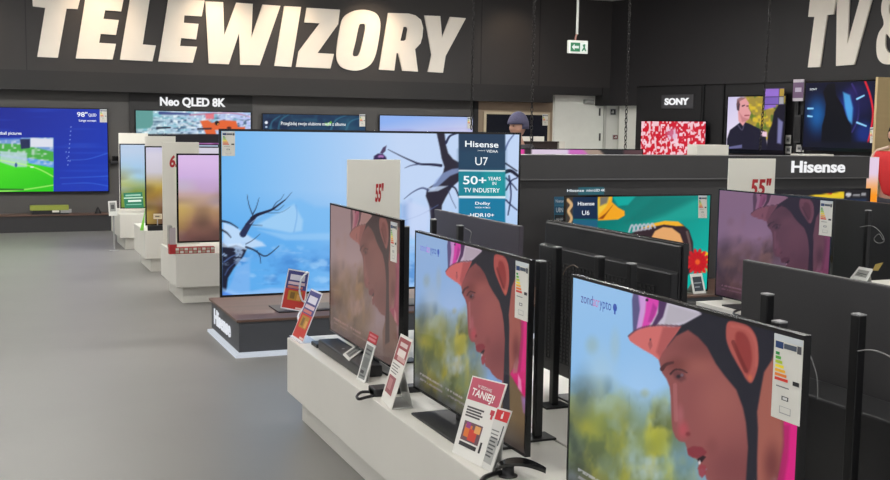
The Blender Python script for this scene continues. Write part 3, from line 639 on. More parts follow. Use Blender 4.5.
# ======================================================== FOREGROUND ROW A
XA = 1.749
TV1 = Panel((XA, 5.858, 0.562), (0, -1, 0), 1.112, 0.698)
TV2 = Panel((XA, 4.537, 0.536), (0, -1, 0), 1.104, 0.694)
TV3 = Panel((XA, 3.112, 0.524), (0, -1, 0), 1.092, 0.694)
def two(pts):      # points read on the second screen, moved to the third screen's picture
    out = []
    for x, y in pts:
        u, v = TV2.uv(x, y); out.append(tuple(map(float, proj(TV3.P(u, v)))))
    return out
def pic_cyclist(X, Y, U, V):
    p = Pic(X, Y, (140, 190, 232)).grad(600, 290, (150, 196, 236), 600, 470, (128, 184, 232))
    p.blob(640, 395, 60, 60, (165, 205, 240), .7, .1); p.blob(600, 380, 26, 55, (175, 205, 215), .55, .1); p.blob(592, 345, 10, 14, (150, 175, 165), .5, .1); p.blob(615, 345, 8, 25, (165, 190, 190), .45, .1)
    p.blob(645, 393, 7, 7, (165, 180, 150), .6, .1); p.blob(608, 390, 9, 20, (118, 165, 215), .6, .1)
    fo = np.clip((Y-398+28*p.noise(38, 60, 72)-.06*(X-640))/46, 0, 1)*np.clip((712-X)/60, 0, 1); p.put(fo*.9, (112, 126, 72)); p.put(fo*fbm(p, 22, 34, 73, .42, .62)*.9, (190, 184, 58)); p.put(fo*fbm(p, 20, 32, 84, .45, .65)*.85, (58, 74, 58)); p.put(fo*fbm(p, 26, 34, 95, .52, .68)*.85, (168, 196, 206))
    for (x, y, rx, ry, c, a) in ((583, 400, 16, 36, (72, 92, 96), .9), (575, 430, 20, 40, (60, 72, 70), .85), (594, 428, 24, 22, (122, 140, 60), .95), (586, 428, 12, 11, (178, 172, 50), .8), (615, 440, 30, 42, (112, 128, 72), .95), (625, 415, 14, 26, (128, 140, 84), .8),
                              (640, 448, 16, 30, (152, 176, 168), .8), (655, 442, 26, 17, (150, 160, 50), .95), (600, 468, 34, 26, (96, 108, 66), .9), (606, 466, 11, 14, (132, 160, 178), .8), (651, 470, 13, 14, (186, 200, 184), .8), (676, 458, 18, 22, (150, 195, 225), .7), (625, 482, 40, 18, (120, 128, 56), .8), (578, 470, 14, 30, (62, 66, 64), .7), (690, 490, 26, 22, (128, 138, 104), .9), (660, 500, 50, 24, (110, 130, 70), .9), (620, 520, 60, 30, (80, 100, 60), .9), (720, 560, 60, 50, (110, 112, 76), .9), (600, 560, 60, 40, (60, 70, 60), .9)): p.blob(x, y, rx*1.25, ry*1.25, c, a*.55, .0)
    N = p.noise(11, 16, 71, .4, .9)*np.clip((Y-400)/40, 0, 1)*np.clip((690-X)/30, 0, 1); p.put(N*.4, (88, 104, 60))
    skin = (140, 78, 76)
    # neck, jaw and face
    jaw = two([(483, 352), (485.4, 358.4), (484.3, 361), (485.4, 366), (489.8, 369.5), (492, 373.7), (497.4, 379), (502, 380.8), (505, 378), (510, 372), (512.7, 371.5), (520, 392), (530, 405), (530, 330)])
    face = [(658, 357), (662, 372.7), (666.5, 379), (669.6, 387), (670.6, 396), (671, 408), (671.6, 422), (672.5, 430), (675.4, 437.3), (679, 441), (685, 442.5), (686.5, 447), (688.3, 454.8), (692, 457), (697, 459.5), (699, 463), (697.5, 469)]
    low = two([(485.4, 358.4), (484.3, 361), (485.4, 366), (489.8, 369.5), (492, 373.7), (497.4, 379), (502, 380.8)])
    p.poly(face+low+[(745, 545), (800, 540), (800, 330), (700, 300), (680, 330)], skin, 1.6)
    p.blob(735, 395, 46, 60, (158, 94, 84), .5, .05); p.blob(712, 425, 36, 40, (146, 82, 78), .6, .05); p.blob(678, 365, 20, 14, (112, 58, 54), .8, .05); p.blob(700, 365, 26, 20, (164, 98, 84), .5, .05)
    p.blob(700, 345, 46, 24, (112, 60, 58), .7, .0); p.blob(740, 470, 44, 44, (116, 60, 60), .6, .0); p.blob(716, 400, 30, 40, (160, 94, 86), .5, .0)
    # forehead shade, brow, eye, nose, lips
    p.stroke([(662, 369), (666, 364.5), (673, 362.5)], 2.2, 1.2, (74, 38, 40), .9); p.stroke([(670.5, 374), (675, 369.8), (681, 369.8), (687, 372.5)], 1.1, .6, (52, 28, 32), .9); p.poly([(672, 373), (677, 370.5), (684, 373), (686, 379), (681, 382), (675, 379)], (98, 56, 58), 3, .8); p.blob(678.5, 376.5, 3.4, 3, (32, 24, 34), .9, .2); p.blob(682, 375, 2, 2, (110, 105, 125), .6)
    p.blob(683, 430, 9, 14, (182, 74, 84), .8, .05); p.blob(680, 415, 6, 16, (176, 100, 108), .6, .05); p.blob(688, 434, 4, 3.4, (112, 38, 44), .8, .1); p.stroke([(675, 385), (675.5, 405), (676, 420)], 2, 2, (178, 110, 112), .5)
    p.poly([(687, 449), (693, 446), (702, 447), (707, 452), (704, 456), (699, 458), (692, 457.5), (688, 454.5)], (128, 44, 54), 1.6, .9); p.poly([(697, 459), (703, 455.5), (706, 457), (702, 462), (699, 463)], (30, 16, 24), 1.2, .9)
    p.blob(699.5, 462.5, 1.8, 3, (228, 218, 218), .9, .3); p.poly([(698, 469), (701, 464), (706, 466), (706, 474), (702, 478), (699, 475)], (150, 56, 66), 1.6, .9); p.blob(712, 446, 10, 14, (120, 62, 62), .45, .05)
    p.blob(728, 468, 30, 26, (120, 64, 66), .5, .05)
    # collar and pink jersey
    p.poly(two([(505, 380), (509, 374), (513, 371), (516, 379), (521, 393), (524, 403), (530, 410), (530, 470), (500, 470), (498, 400)]), (112, 98, 66), 5)
    p.poly(two([(510, 374), (514, 368), (519, 372), (523, 330), (530, 330), (530, 405), (521, 392)]), (206, 22, 112), 3)
    p.poly(two([(518, 374), (521, 380), (522, 393), (518, 388)]), (238, 170, 200), 2, .8); p.poly(two([(521, 396), (530, 398), (530, 420), (523, 412)]), (150, 110, 160), 3, .8)
    p.poly([(783.5, 400), (800, 400), (800, 500), (774, 500), (781, 462), (784.5, 447)], (212, 28, 124), 2); p.poly([(783, 425), (790, 425), (788, 460), (781, 500), (774, 500), (781, 462)], (150, 30, 84), 3, .6)
    p.poly([(768, 480), (774, 470), (778, 485), (774, 500), (764, 500)], (170, 120, 116), 3, .8)
    # neck shade
    p.poly([(758, 392), (764, 372), (776, 346), (779, 375), (781, 420), (783, 440), (778, 470), (757, 500), (757, 412)], (158, 92, 78), 4, .9); p.blob(772, 465, 14, 34, (96, 44, 46), .7, .05)
    # helmet, strap, ear
    p.poly([(684, 302), (810, 330), (810, 352), (780, 346), (776, 346), (772, 360), (764, 372), (760.4, 392), (757, 412), (758, 430), (757, 458), (757, 560), (741, 560), (746, 480), (748, 447), (746, 423), (743, 408), (736.4, 390), (724, 375), (716, 364), (707, 347), (698, 337), (688, 330), (676, 336), (667, 347), (672, 335), (679, 328), (684, 318)], (30, 30, 40), 2)
    p.poly([(776, 346), (782, 348), (782, 380), (776, 376)], (120, 66, 62), 2, .8)
    p.poly([(728, 322), (740, 323), (750, 327.5), (756.5, 338), (758.5, 353), (758, 366), (754, 379), (750.5, 383), (746, 379), (742, 372), (735, 360), (729, 348), (726, 336)], (170, 84, 76), 1.6, smooth=True)
    p.poly([(736, 333), (744, 333), (750, 343), (752, 360), (748, 374), (742, 366), (736, 350)], (132, 46, 44), 3, .8, smooth=True); p.stroke([(733, 342), (739, 356), (746, 371)], 2, 2, (96, 30, 30), .6); p.stroke([(732, 326), (748, 330), (756, 345), (756, 366)], 1.4, 1.2, (186, 100, 90), .5); p.blob(750, 378, 3.5, 5, (205, 110, 70), .7, .1)
    # shell of the helmet: white, lilac and magenta
    p.poly([(632.5, 292), (690, 305), (702, 314), (684, 324), (668, 328), (655, 327), (645, 329), (634, 333)], (196, 190, 204), 1.4); p.poly([(634, 290), (640, 291), (641, 306), (637, 330), (633, 332), (632, 300)], (64, 60, 110), 1.5, .8); p.poly([(638, 292), (648, 294), (644, 315), (641, 331), (636, 332), (640, 310)], (205, 150, 215), 2, .9)
    p.poly([(647, 293), (661, 296), (656, 315), (648, 327.5), (641, 331), (645, 312)], (214, 66, 172), 2); p.poly([(653, 303), (657, 308), (652, 322), (648, 322)], (150, 40, 130), 2, .6); p.poly([(659, 297), (668, 299), (663, 317), (655, 327), (651, 327), (658, 313)], (70, 40, 84), 1.6, .95); p.blob(647, 300, 2, 2, (40, 30, 50)); p.poly([(669, 305), (700, 314), (684, 322), (664, 325)], (176, 172, 180), 2, .8)
    # visor
    p.poly([(628.3, 337.5), (630, 334), (637, 330.2), (648, 326.8), (661, 325.8), (672, 327), (681, 326.5), (676, 334), (667.7, 345), (662, 353), (659, 360), (652.4, 354.8), (643.7, 350), (635, 344.6), (630, 341)], (206, 108, 104), 1.2)
    p.poly([(663, 327), (681, 326), (668, 346), (660, 358), (656, 352)], (150, 72, 72), 3, .6); p.stroke([(628.5, 336), (637, 329.6), (648, 326.2), (661, 325.2), (680, 326)], .9, .9, (90, 50, 60), .7); p.poly([(648, 344), (651, 338), (652.5, 346), (650, 350)], (160, 84, 84), 1.2, .8); p.blob(650.3, 339.5, 1.1, 1.1, (60, 50, 60))
    # caption lines near the lower edge
    for k in range(2):
        for (u0, u1) in ((.06, .30), (.34, .62) if k else (.33, .5)): p.put(((np.abs(V-0.105+k*0.035) < 0.006) & (U > u0) & (U < u1))*.75*(p.noise(2, 2, 81, .2, .5)), (225, 228, 232))
    p.put(np.clip((.16-V)/.16, 0, 1)*.75, (40, 40, 44)); return p.C*np.array([.97, .96, .97])

g = 'television row on the white plinth, screens towards the aisle'
def zonda(t, pn, cols, u0=0.052, u1=0.222, v0=0.895, v1=0.94):
    mb = MB(); O = pn.P(0, 0, 0.002); R, U = pn.r*pn.w, pn.z*pn.h
    add_text(mb, 'zond', O, R, U, (u0, v0, u0+(u1-u0)*.40, v1), em(cols[0]), 0.0); add_text(mb, 'acr', O, R, U, (u0+(u1-u0)*.41, v0, u0+(u1-u0)*.62, v1-.012), em(cols[1])); add_text(mb, 'ypto', O, R, U, (u0+(u1-u0)*.63, v0-.012, u1, v1-.006), em(cols[2]))
    c = (u1+.02, (v0+v1)/2); mb.face([pn.P(c[0]+.011*math.cos(a), c[1]+.018*math.sin(a), .002) for a in np.arange(0, 6.28, .8)], em(cols[2])); mb.face([pn.P(c[0]-.004, c[1]-.03, .002), pn.P(c[0]+.004, c[1]-.03, .002), pn.P(c[0]+.004, c[1], .002), pn.P(c[0]-.004, c[1], .002)], em(cols[2]))
    part('caption', mb, kid(t, 'screen'), fix=False)
t3 = tv('nearest television showing a helmeted cyclist, large energy label at upper right', TV3, pic_cyclist, (330, 200), 1.0, PT, elabel=elab(TV3, 776, 333, 800.5, 426.5), group=g, depth=.06)
zonda(t3, TV3, ((70, 75, 150), (190, 110, 175), (50, 80, 165)))
def dim(k, c, m):
    def f(C, U, V): return (C*k+np.array(c, float)*(1-k))*m
    return f
t2 = tv('middle television showing the cyclist, behind the TANIEJ price card', TV2, pic_cyclist, (240, 150), 1.0, PT, footf=.11, elabel=elab(TV2, 516.8, 260.5, 528.4, 322), group=g, space=TV3, tint=lambda C, U, V: np.stack([C[..., 0]*.96, C[..., 1]*.90, C[..., 2]*.92], -1), depth=.06)
zonda(t2, TV2, ((120, 120, 210), (190, 120, 215), (60, 90, 175)))
def wash(C, U, V):  # glass reflection and oblique-view fading painted into the picture colours
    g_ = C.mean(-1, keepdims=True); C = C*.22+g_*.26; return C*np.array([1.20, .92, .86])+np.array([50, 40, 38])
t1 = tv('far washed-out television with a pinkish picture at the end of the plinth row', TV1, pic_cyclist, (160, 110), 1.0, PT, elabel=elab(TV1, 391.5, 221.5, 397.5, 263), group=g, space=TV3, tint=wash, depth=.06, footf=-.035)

# plinths of the rows
def plinth(label, x0, x1, y0, y1, cuts=(), group=None):
    t = thing('display_plinth', label, 'plinth', ((x0+x1)/2, (y0+y1)/2, 0), group)
    part('base', MB().box(x0+.07, y0+.07, 0, x1-.07, y1-.07, PB, WHITE), t, bevel=.003)
    part('body', MB().box(x0, y0, PB, x1, y1, PT, WHITE), t, bevel=.004)
    return t
plinth('long white plinth in front carrying the three cyclist televisions', 1.57, 2.033, 1.3, 6.12)
plinth('white plinth behind the long front one, under the backs of three televisions', 2.045, 2.70, 1.3, 6.12)
plinth('white plinth under the purple tinted television at the right', 4.68, 5.86, 3.6, 6.53)
gp = 'white plinths along the left aisle'
PL = [(1.60, 3.75, 10.375, 11.35), (1.62, 3.9, 12.71, 13.72), (1.60, 3.9, 15.09, 16.2)]
plinth('nearest white plinth of the left aisle, holding a red checkered tray', *PL[0], group=gp)
plinth('middle white plinth of the left aisle, between the other two', *PL[1], group=gp)
plinth('farthest white plinth of the left aisle, with a green card on top', *PL[2], group=gp)

# posts
def post(x, y, label, z=1.186, zb=PT):
    global POST0
    if POST0 is None:
        t = thing('display_post', label, 'post', (x, y, zb), 'black posts between the two rows')
        part('base_plate', MB().box(x-.06, y-.05, zb, x+.06, y+.05, zb+.008, POST), t)
        part('shaft', MB().box(x-.015, y-.017, zb+.008, x+.015, y+.017, z-.004, POST), t, bevel=.003)
        part('cap', MB().box(x-.0145, y-.0165, z-.004, x+.0145, y+.0165, z, CAP), kid(t, 'shaft'))
        POST0 = t
    else: t = copy_tree(POST0, (x, y, zb)); tag(t, label, 'post', 'black posts between the two rows')
    return t
POST0 = None
post(1.985, 3.79, 'black post standing just right of the middle cyclist television')
post(1.985, 5.296, 'black post just right of the far washed-out television')
post(1.985, 2.385, 'black post top showing just above the nearest cyclist television')
post(2.286, 4.215, 'black post behind the one beside the middle television, left of the ribbed television back')
post(2.287, 3.855, 'black post in front of the ribbed television back, left one of its two')
post(2.29, 3.62, 'short-looking dark post in front of the ribbed television back, right one')
post(2.286, 5.665, 'black post left of the purplish grey television back')
post(2.286, 5.29, 'black post in front of the purplish grey television back with a cable')
post(2.286, 2.81, 'black post left on the flat television back at the right')
post(2.286, 2.41, 'black post right on the flat television back, nearest of all')
post(5.43, 5.69, 'black post with curled cable behind the purple television')

# row B backs
gb = 'televisions seen from behind'
def back_panel(X, yfar, ztop, w, h): return Panel((X, yfar-w, ztop-h), (0, 1, 0), w, h)
m_b1 = mat('purplish_grey_back', (66, 60, 70), 0.5, var=0.05, scale=3)
m_b3 = mat('charcoal_back', (50, 49, 51), 0.5, var=0.05, scale=3)
a = at(436.4, 209, 'X', 2.463); PB1 = back_panel(2.47, a[1]-.012, a[2]-.01, 1.12, .69)
tv('back of a flat purplish grey television behind the middle cyclist screen', PB1, pic_plain((60, 90, 150)), (8, 6), .6, PT, bulge=False, back=m_b1, edge=m_b1, group=gb)
a = at(543, 219.2, 'X', 2.43); b = at(680, 244.3, 'X', 2.43); PB2 = back_panel(2.47, a[1]-.01, a[2]-.01, a[1]-b[1]-.02, .70)
tv('thick black television back with ribbed vents in the middle', PB2, pic_plain((60, 90, 150)), (8, 6), .6, PT, depth=.045, vents=True, group=gb)
a = at(744, 259.3, 'X', 2.456); PB3 = back_panel(2.47, a[1]-.012, a[2]-.01, 1.12, .70)
t = tv('flat charcoal television back at the right edge', PB3, pic_plain((60, 90, 150)), (8, 6), .6, PT, bulge=False, back=m_b3, edge=m_b3, group=gb)
mb = MB(); mb.hexa([(2.385, PB3.O[1]+.02, PB3.O[2]), (2.385, PB3.O[1]+1.06, PB3.O[2]), (2.45, PB3.O[1]+1.1, PB3.O[2]), (2.45, PB3.O[1], PB3.O[2]),
                    (2.385, PB3.O[1]+.02, PB3.O[2]+.33), (2.385, PB3.O[1]+1.06, PB3.O[2]+.33), (2.45, PB3.O[1]+1.1, PB3.O[2]+.37), (2.45, PB3.O[1], PB3.O[2]+.37)], BLACK)
part('back_cover', mb, t, bevel=.006)
# row C
PC = Panel((4.88, float(at(719, 190.3, 'X', 4.88)[1])-.01, 0.512), (0, -1, 0), 1.15, 0.76)
def purple(C, U, V):  # side-on dimming and reflected haze put into this picture's colours as a purple tint
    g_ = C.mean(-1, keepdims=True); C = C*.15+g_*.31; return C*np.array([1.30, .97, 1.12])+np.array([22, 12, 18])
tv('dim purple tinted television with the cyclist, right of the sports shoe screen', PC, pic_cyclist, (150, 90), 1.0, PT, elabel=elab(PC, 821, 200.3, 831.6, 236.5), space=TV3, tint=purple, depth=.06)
a = at(783, 192, 'X', 5.68); PD = back_panel(5.68, 6.84, float(at(850, 201, 'X', 5.68)[2]), 1.14, .70)
tv('dark television back with a post and cable, behind the purple screen', PD, pic_plain((60, 90, 150)), (8, 6), .6, PT, bulge=False, group=gb)

# cables
def cable(pts, r, m, label, name='cable'):
    P = crom(np.array(pts, float), False, 8); o = part(name, MB().tube(P.tolist(), r, m, 6), None, base=tuple(pts[0])); return tag(o, label, 'cable')
GR = mat('grey_wire', (120, 120, 120), .5)
A_ = lambda x, y, X: at(x, y, 'X', X)
cable([A_(*q, 5.40) for q in ((860, 227), (872, 226), (881, 233), (884, 241), (878, 243), (874, 239), (879, 234), (883, 240))], .002, GR, 'curled grey wire on the post behind the purple television')
cable([A_(*q, 2.267) for q in ((858, 351), (870, 350), (882, 353), (896, 360))], .0022, GR, 'thin grey wire from the nearest post on the flat back')
cable([A_(*q, 2.267) for q in ((465, 228), (471, 232), (470, 240), (471, 248))], .0022, GR, 'thin grey wire beside the post on the purplish grey back')
cable([A_(*q, 2.02) for q in ((806, 345), (812, 360), (817, 378), (817.5, 399))], .0016, GR, 'thin hanging wire just right of the nearest television')
cable([A_(*q, 2.1) for q in ((563, 275), (566, 269), (573, 265), (578, 268))], .0018, mat('brown_wire', (95, 80, 65), .5), 'thin brown wire loop above the corner of the nearest television')
P_ = lambda x, y, z=PT+.006: at(x, y, 'Z', z)
cable([P_(745, 309), P_(736, 311), P_(734, 314), P_(744, 317)], .008, BLACK, 'black wire loop on the white plinth beyond the nearest television')
cable([P_(372, 392), P_(362, 392), P_(357, 396), P_(359, 399), P_(367, 397), P_(377, 395)], .007, BLACK, 'black wire loop lying on the plinth edge before the second card')

# tall size cards on the row ends
def size_card(x0, x1, Y, ztop, zbot, label, txt=None, tb=None, fold=None, group='white size boards on the row ends'):
    zf = 0.0 if Y == 6.62 else zbot
    t = thing('size_board', label, 'sign', ((x0+x1)/2, Y, zbot), group)
    mb = MB(); mb.box(x0, Y, zf, x1, Y+.015, ztop, WHITE2); part('board', mb, t, bevel=.003)
    if txt:
        mb = MB(); add_text(mb, txt, (x0, Y-.002, zbot), (x1-x0, 0, 0), (0, 0, ztop-zbot), tb, pm((176, 30, 36)), .12, .12); part('size_text', mb, t, fix=False)
    return t
a, b = at(347, 159.5, 'Y', 6.0), at(400, 160, 'Y', 6.0)
z1 = a[2]; h = z1-PT; zt = float(at(378, 183, 'Y', 6.0)[2]); zl = float(at(378, 202, 'Y', 6.0)[2]); xa = float(at(374.5, 190, 'Y', 6)[0]); xb = float(at(383, 190, 'Y', 6)[0]); W = b[0]-a[0]
size_card(a[0], b[0], 5.99, z1, PT, 'tall white board marked 55" behind the washed-out television', '55"', ((xa-a[0])/W, (zl-PT)/h, (xb-a[0])/W, (zt-PT)/h))
a, b = at(729.5, 158.5, 'Y', 6.62), at(776, 160, 'Y', 6.62); z1 = a[2]; h = z1-PT; zt = float(at(760, 178.5, 'Y', 6.62)[2]); zl = float(at(760, 196, 'Y', 6.62)[2]); xa = float(at(750, 190, 'Y', 6.62)[0]); xb = float(at(771, 190, 'Y', 6.62)[0]); W = b[0]-a[0]
size_card(a[0], b[0], 6.62, z1, PT, 'tall white board marked 55" above the purple television', '55"', ((xa-a[0])/W, (zl-PT)/h, (xb-a[0])/W, (zt-PT)/h))
def size_px(px0, px1, py, Y, label, txt=None):
    a, b = at(px0, py, 'Y', Y), at(px1, py, 'Y', Y)
    tb = None
    if txt:
        q0, q1 = at(169.5, 167.5, 'Y', Y), at(186, 155, 'Y', Y); W = b[0]-a[0]; h = a[2]-PT; tb = ((q0[0]-a[0])/W, (q0[2]-PT)/h, (q1[0]-a[0])/W, (q1[2]-PT)/h)
    return size_card(a[0], b[0], Y, a[2], PT, label, txt, tb)
size_px(162, 199, 142, 11.25, 'white board with a red figure 6 behind the nearest aisle television', '65"')
size_px(145, 175.5, 136, 13.2, 'plain white board behind the middle aisle television')
size_px(118.5, 148, 133, 15.75, 'plain white board behind the farthest aisle television')

# aisle televisions
ga = 'televisions on the left aisle plinths'
def aisle_tv(px, y0, y1, Y, w, label, seed, cols):
    a, b = at(px, y0, 'Y', Y), at(px, y1, 'Y', Y); return tv(label, Panel((a[0]+.01, Y, b[2]+.02), (1, 0, 0), w, a[2]-b[2]-.03), pic_blur(seed, cols), (90, 60), .95, PT, group=ga, depth=.05, foot=(.3, .1), bezel=.014)
aisle_tv(177, 154, 243.5, 10.5, 1.5, 'nearest aisle television with a blurred lilac and tan picture', 91, [(222, 190, 235), (205, 175, 222), (190, 160, 190), (185, 150, 110), (150, 110, 90), (110, 75, 70)])
aisle_tv(145, 146.5, 226, 12.9, 1.5, 'middle aisle television with a grey to amber blurred picture', 95, [(215, 210, 225), (205, 200, 210), (180, 150, 60), (130, 90, 50), (90, 60, 50)])
aisle_tv(119.7, 144, 209, 15.3, 1.3, 'farthest aisle television with a blurred sky and meadow picture', 99, [(190, 210, 235), (170, 205, 235), (165, 205, 225), (130, 150, 70), (120, 150, 60)])

# ============================================================== BIG ISLAND
IX0, IY0, IY1, IZ = 1.64, 7.85, 8.95, 0.279
m_isl = mat('island_charcoal', (74, 76, 82), 0.45, var=0.03)
t = thing('display_island', 'low charcoal platform with a brown wooden top and a glowing white line at the floor', 'platform', (5, 8.4, 0))
part('body', MB().box(IX0+.02, IY0+.02, .035, 8.29, IY1-.02, IZ-.02, m_isl), t)
part('wooden_top', MB().box(IX0, IY0, IZ-.02, 8.31, IY1, IZ, m_wood), t, bevel=.003)
part('light_line', MB().box(IX0-.012, IY0-.012, 0, 8.29, IY1, .02, em((205, 212, 222), .85)), t)
mb = MB(); y0 = float(at(214.8, 311, 'X', IX0+.02)[1]); y1 = float(at(231, 330, 'X', IX0+.02)[1]); add_text(mb, 'Hisense', (IX0+.018, y0, .09), (0, y1-y0, 0), (0, 0, .125), (0, 0, 1, 1), em((228, 232, 240), .9), .08, 0, .006)
part('glowing_lettering', mb, t, fix=False)
BIG = pan(221.3, 131, 515.8, 294.5, 'Y', 8.25); _z = float(at(222, 295.3, 'Y', 8.25)[2]); BIG.h += BIG.O[2]-_z; BIG.O[2] = _z
tb = tv('very large television showing a snowy blue landscape with bare trees', BIG, pic_tree, (330, 190), 1.0, IZ, foot=(.85, .13), elabel=None, depth=.05, bezel=.016)
c1 = [at(*q, 'Y', 8.245) for q in ((221.8, 156), (235, 156), (235, 131.3), (221.8, 131.1))]
energy_label(c1, tb)
mb = MB(); O = at(458.6, 226, 'Y', 8.247); R = at(505.3, 226, 'Y', 8.247)-O; U = at(458.6, 133, 'Y', 8.247)-O; Wt = em((240, 246, 250))
def bt(s, x0, y0, x1, y1, off=.03, m=Wt): mb = MB(); add_text(mb, s, O, R, U, ((x0-458.6)/46.7, (226-y1)/93, (x1-458.6)/46.7, (226-y0)/93), m, off); part('screen_lettering', mb, kid(tb, 'screen'), fix=False)
bt('Hisense', 465, 140.5, 498, 146.5, .05); bt('VIDAA', 486, 148.8, 497.5, 151.5); bt('powered by', 477.5, 149, 485, 150.6, 0); bt('U7', 475, 156.5, 487.5, 164.5, 0)
bt('50+', 463, 175.5, 486, 184, .05); bt('YEARS', 487.5, 176, 500.5, 179.6); bt('IN', 492, 181, 496, 184.2); bt('TV INDUSTRY', 464, 187.5, 499.5, 192, .04); bt('Dolby', 475, 201.5, 490, 205.2, .05); bt('VISION-ATMOS', 474.5, 206.5, 490, 208); bt('HDR10+', 470, 213, 494, 216.8, .05)

# display wall behind the island televisions
YD = 8.72
m_dw = mat('display_wall_charcoal', (62, 61, 62), 0.55, var=0.03)
xl, xr, xr2 = float(at(500, 180, 'Y', YD)[0]), float(at(866.5, 180, 'Y', YD)[0]), float(at(868, 157, 'Y', YD)[0])
zt, zs = float(at(690, 156, 'Y', YD)[2]), float(at(690, 178.4, 'Y', YD)[2])
t = thing('display_partition', 'long charcoal partition on the platform with a white glowing maker name', 'partition', (6, YD, IZ))
part('lower_panel', MB().box(xl, YD, IZ, xr, YD+.06, zs, m_dw), t)
part('header', MB().box(xl, YD-.03, zs+.004, xr2, YD+.20, zt, m_dw), t, bevel=.003)
part('silver_edge', MB().box(xl, YD-.034, zs-.008, xr, YD-.004, zs+.004, SILVER).box(xl, YD-.034, zt, xr2, YD+.2, zt+.006, SILVER), t)
mb = MB(); O = at(791, 172.8, 'Y', YD-.032); R = at(844.5, 172.8, 'Y', YD-.032)-O; U = at(791, 160.8, 'Y', YD-.032)-O; U[0] = 0; R[2] = 0
add_text(mb, 'Hisense', O, R, U, (0, 0, 1, 1), em((240, 240, 242), 1.0), .08, 0, .008); part('glowing_lettering', mb, t, fix=False)
O = at(566, 195, 'Y', YD-.003); R = at(606, 195, 'Y', YD-.003)-O; U = at(566, 187, 'Y', YD-.003)-O; U[0] = 0; R[2] = 0
mb = MB(); mb.face([O+R*.3, O+R*.95, O+R*.95+U*.95, O+R*.3+U*.95], em((24, 90, 104), .9)); mb.face([O+R*.0, O+R*.3, O+R*.3+U*.8, O+R*.0+U*.8], em((40, 52, 60), .8))
add_text(mb, 'Hisense', O+np.array([0, -.004, 0]), R, U, (.02, .38, .44, .72), em((235, 240, 245)), .04); add_text(mb, 'mini-LED 4K', O+np.array([0, -.004, 0]), R, U, (.50, .40, .97, .72), em((235, 240, 245)), .04); part('lit_strip', mb, t, fix=False)
SH = pan(566.6, 197.3, 706.5, 289.5, 'Y', 8.05)
ts = tv('television showing a sports shoe and red flower on teal', SH, pic_shoe, (200, 130), 1.0, IZ, foot=(.3, .15), depth=.05, bezel=.012)
energy_label([at(*q, 'Y', 8.045) for q in ((698.4, 218), (706.9, 218), (706.9, 195.6), (698.4, 195.6))], ts)
mb = MB(); O = at(573, 219, 'Y', 8.047); R = at(597.6, 219, 'Y', 8.047)-O; U = at(573, 196, 'Y', 8.047)-O; R[2] = 0; U[0] = 0
add_text(mb, 'Hisense', O, R, U, (.18, .58, .85, .74), Wt, .04); part('screen_lettering', mb, kid(ts, 'screen'), fix=False); mb = MB(); add_text(mb, 'U6', O, R, U, (.36, .16, .66, .36), Wt); part('screen_lettering', mb, kid(ts, 'screen'), fix=False)
WD = pan(772, 190.6, 865.8, 262, 'Y', 8.45); WD.h = float(at(772, 190.6, 'Y', 8.45)[2])-.36; WD.O[2] = .36
tv('television with a black picture and yellow wedge under the glowing maker name', WD, pic_wedge, (110, 60), .9, IZ, foot=(.3, .15), depth=.05, bezel=.012)
q = [at(*q, 'Y', 8.42) for q in ((554.6, 222.5), (564.3, 222.5), (564.3, 196.8), (554.6, 196.8))]
q = [np.array([p[0], 8.42, p[2]]) for p in q]
mbp = card_mb(q, [(0, .68, 1, 1, (38, 96, 128)), (0, .34, 1, .64, (26, 84, 116)), (0, 0, 1, .3, (34, 40, 46))], (48, 110, 134), .01, [('Hisense', .1, .78, .9, .9, (225, 232, 238)), ('U8N', .15, .40, .85, .58, (225, 232, 238)), ('mini-LED', .15, .1, .85, .18, (200, 205, 210))])
t = thing('info_sign', 'narrow blue information sign left of the sports shoe screen', 'sign', (q[0][0]+.03, 8.43, IZ)); part('face', mbp, t, fix=False); part('stem', MB().box(q[0][0]+.03, 8.431, IZ, q[0][0]+.06, 8.445, q[0][2]+.02, BLACK).box(q[0][0]-.01, 8.39, IZ, q[0][0]+.09, 8.47, IZ+.006, BLACK), t)
GP = pan(866.8, 157.5, 876, 215, 'Y', 8.8)
t = thing('light_panel', 'upright glowing panel fading from pink to orange beside the partition end', 'light', (GP.O[0], 8.82, 0)); part('case', MB().box(GP.O[0]-.005, 8.803, 0, GP.O[0]+GP.w+.005, 8.88, GP.O[2]+GP.h+.005, WHITE), t); screen_part(GP, pic_glow, 6, 30, 1.0, t, 'diffuser')
o = part('paper_box', MB().box(*at(697.5, 155, 'Y', YD-.01)[[0]], YD-.0, zt+.007, at(728.5, 155, 'Y', YD)[0], YD+.16, at(700, 144.8, 'Y', YD)[2], WHITE2), None, bevel=.003, base=(at(697.5, 155, 'Y', YD)[0], YD, zt+.007)); tag(o, 'low white paper box on top of the charcoal partition', 'box')
x = at(800, 155, 'Y', YD)[0]; o = part('paper_sheet', MB().box(x, YD, zt+.007, x+.42, YD+.14, zt+.022, WHITE2), None, base=(x, YD, zt+.007)); tag(o, 'flat white sheet stack on the partition above the maker name', 'paper')
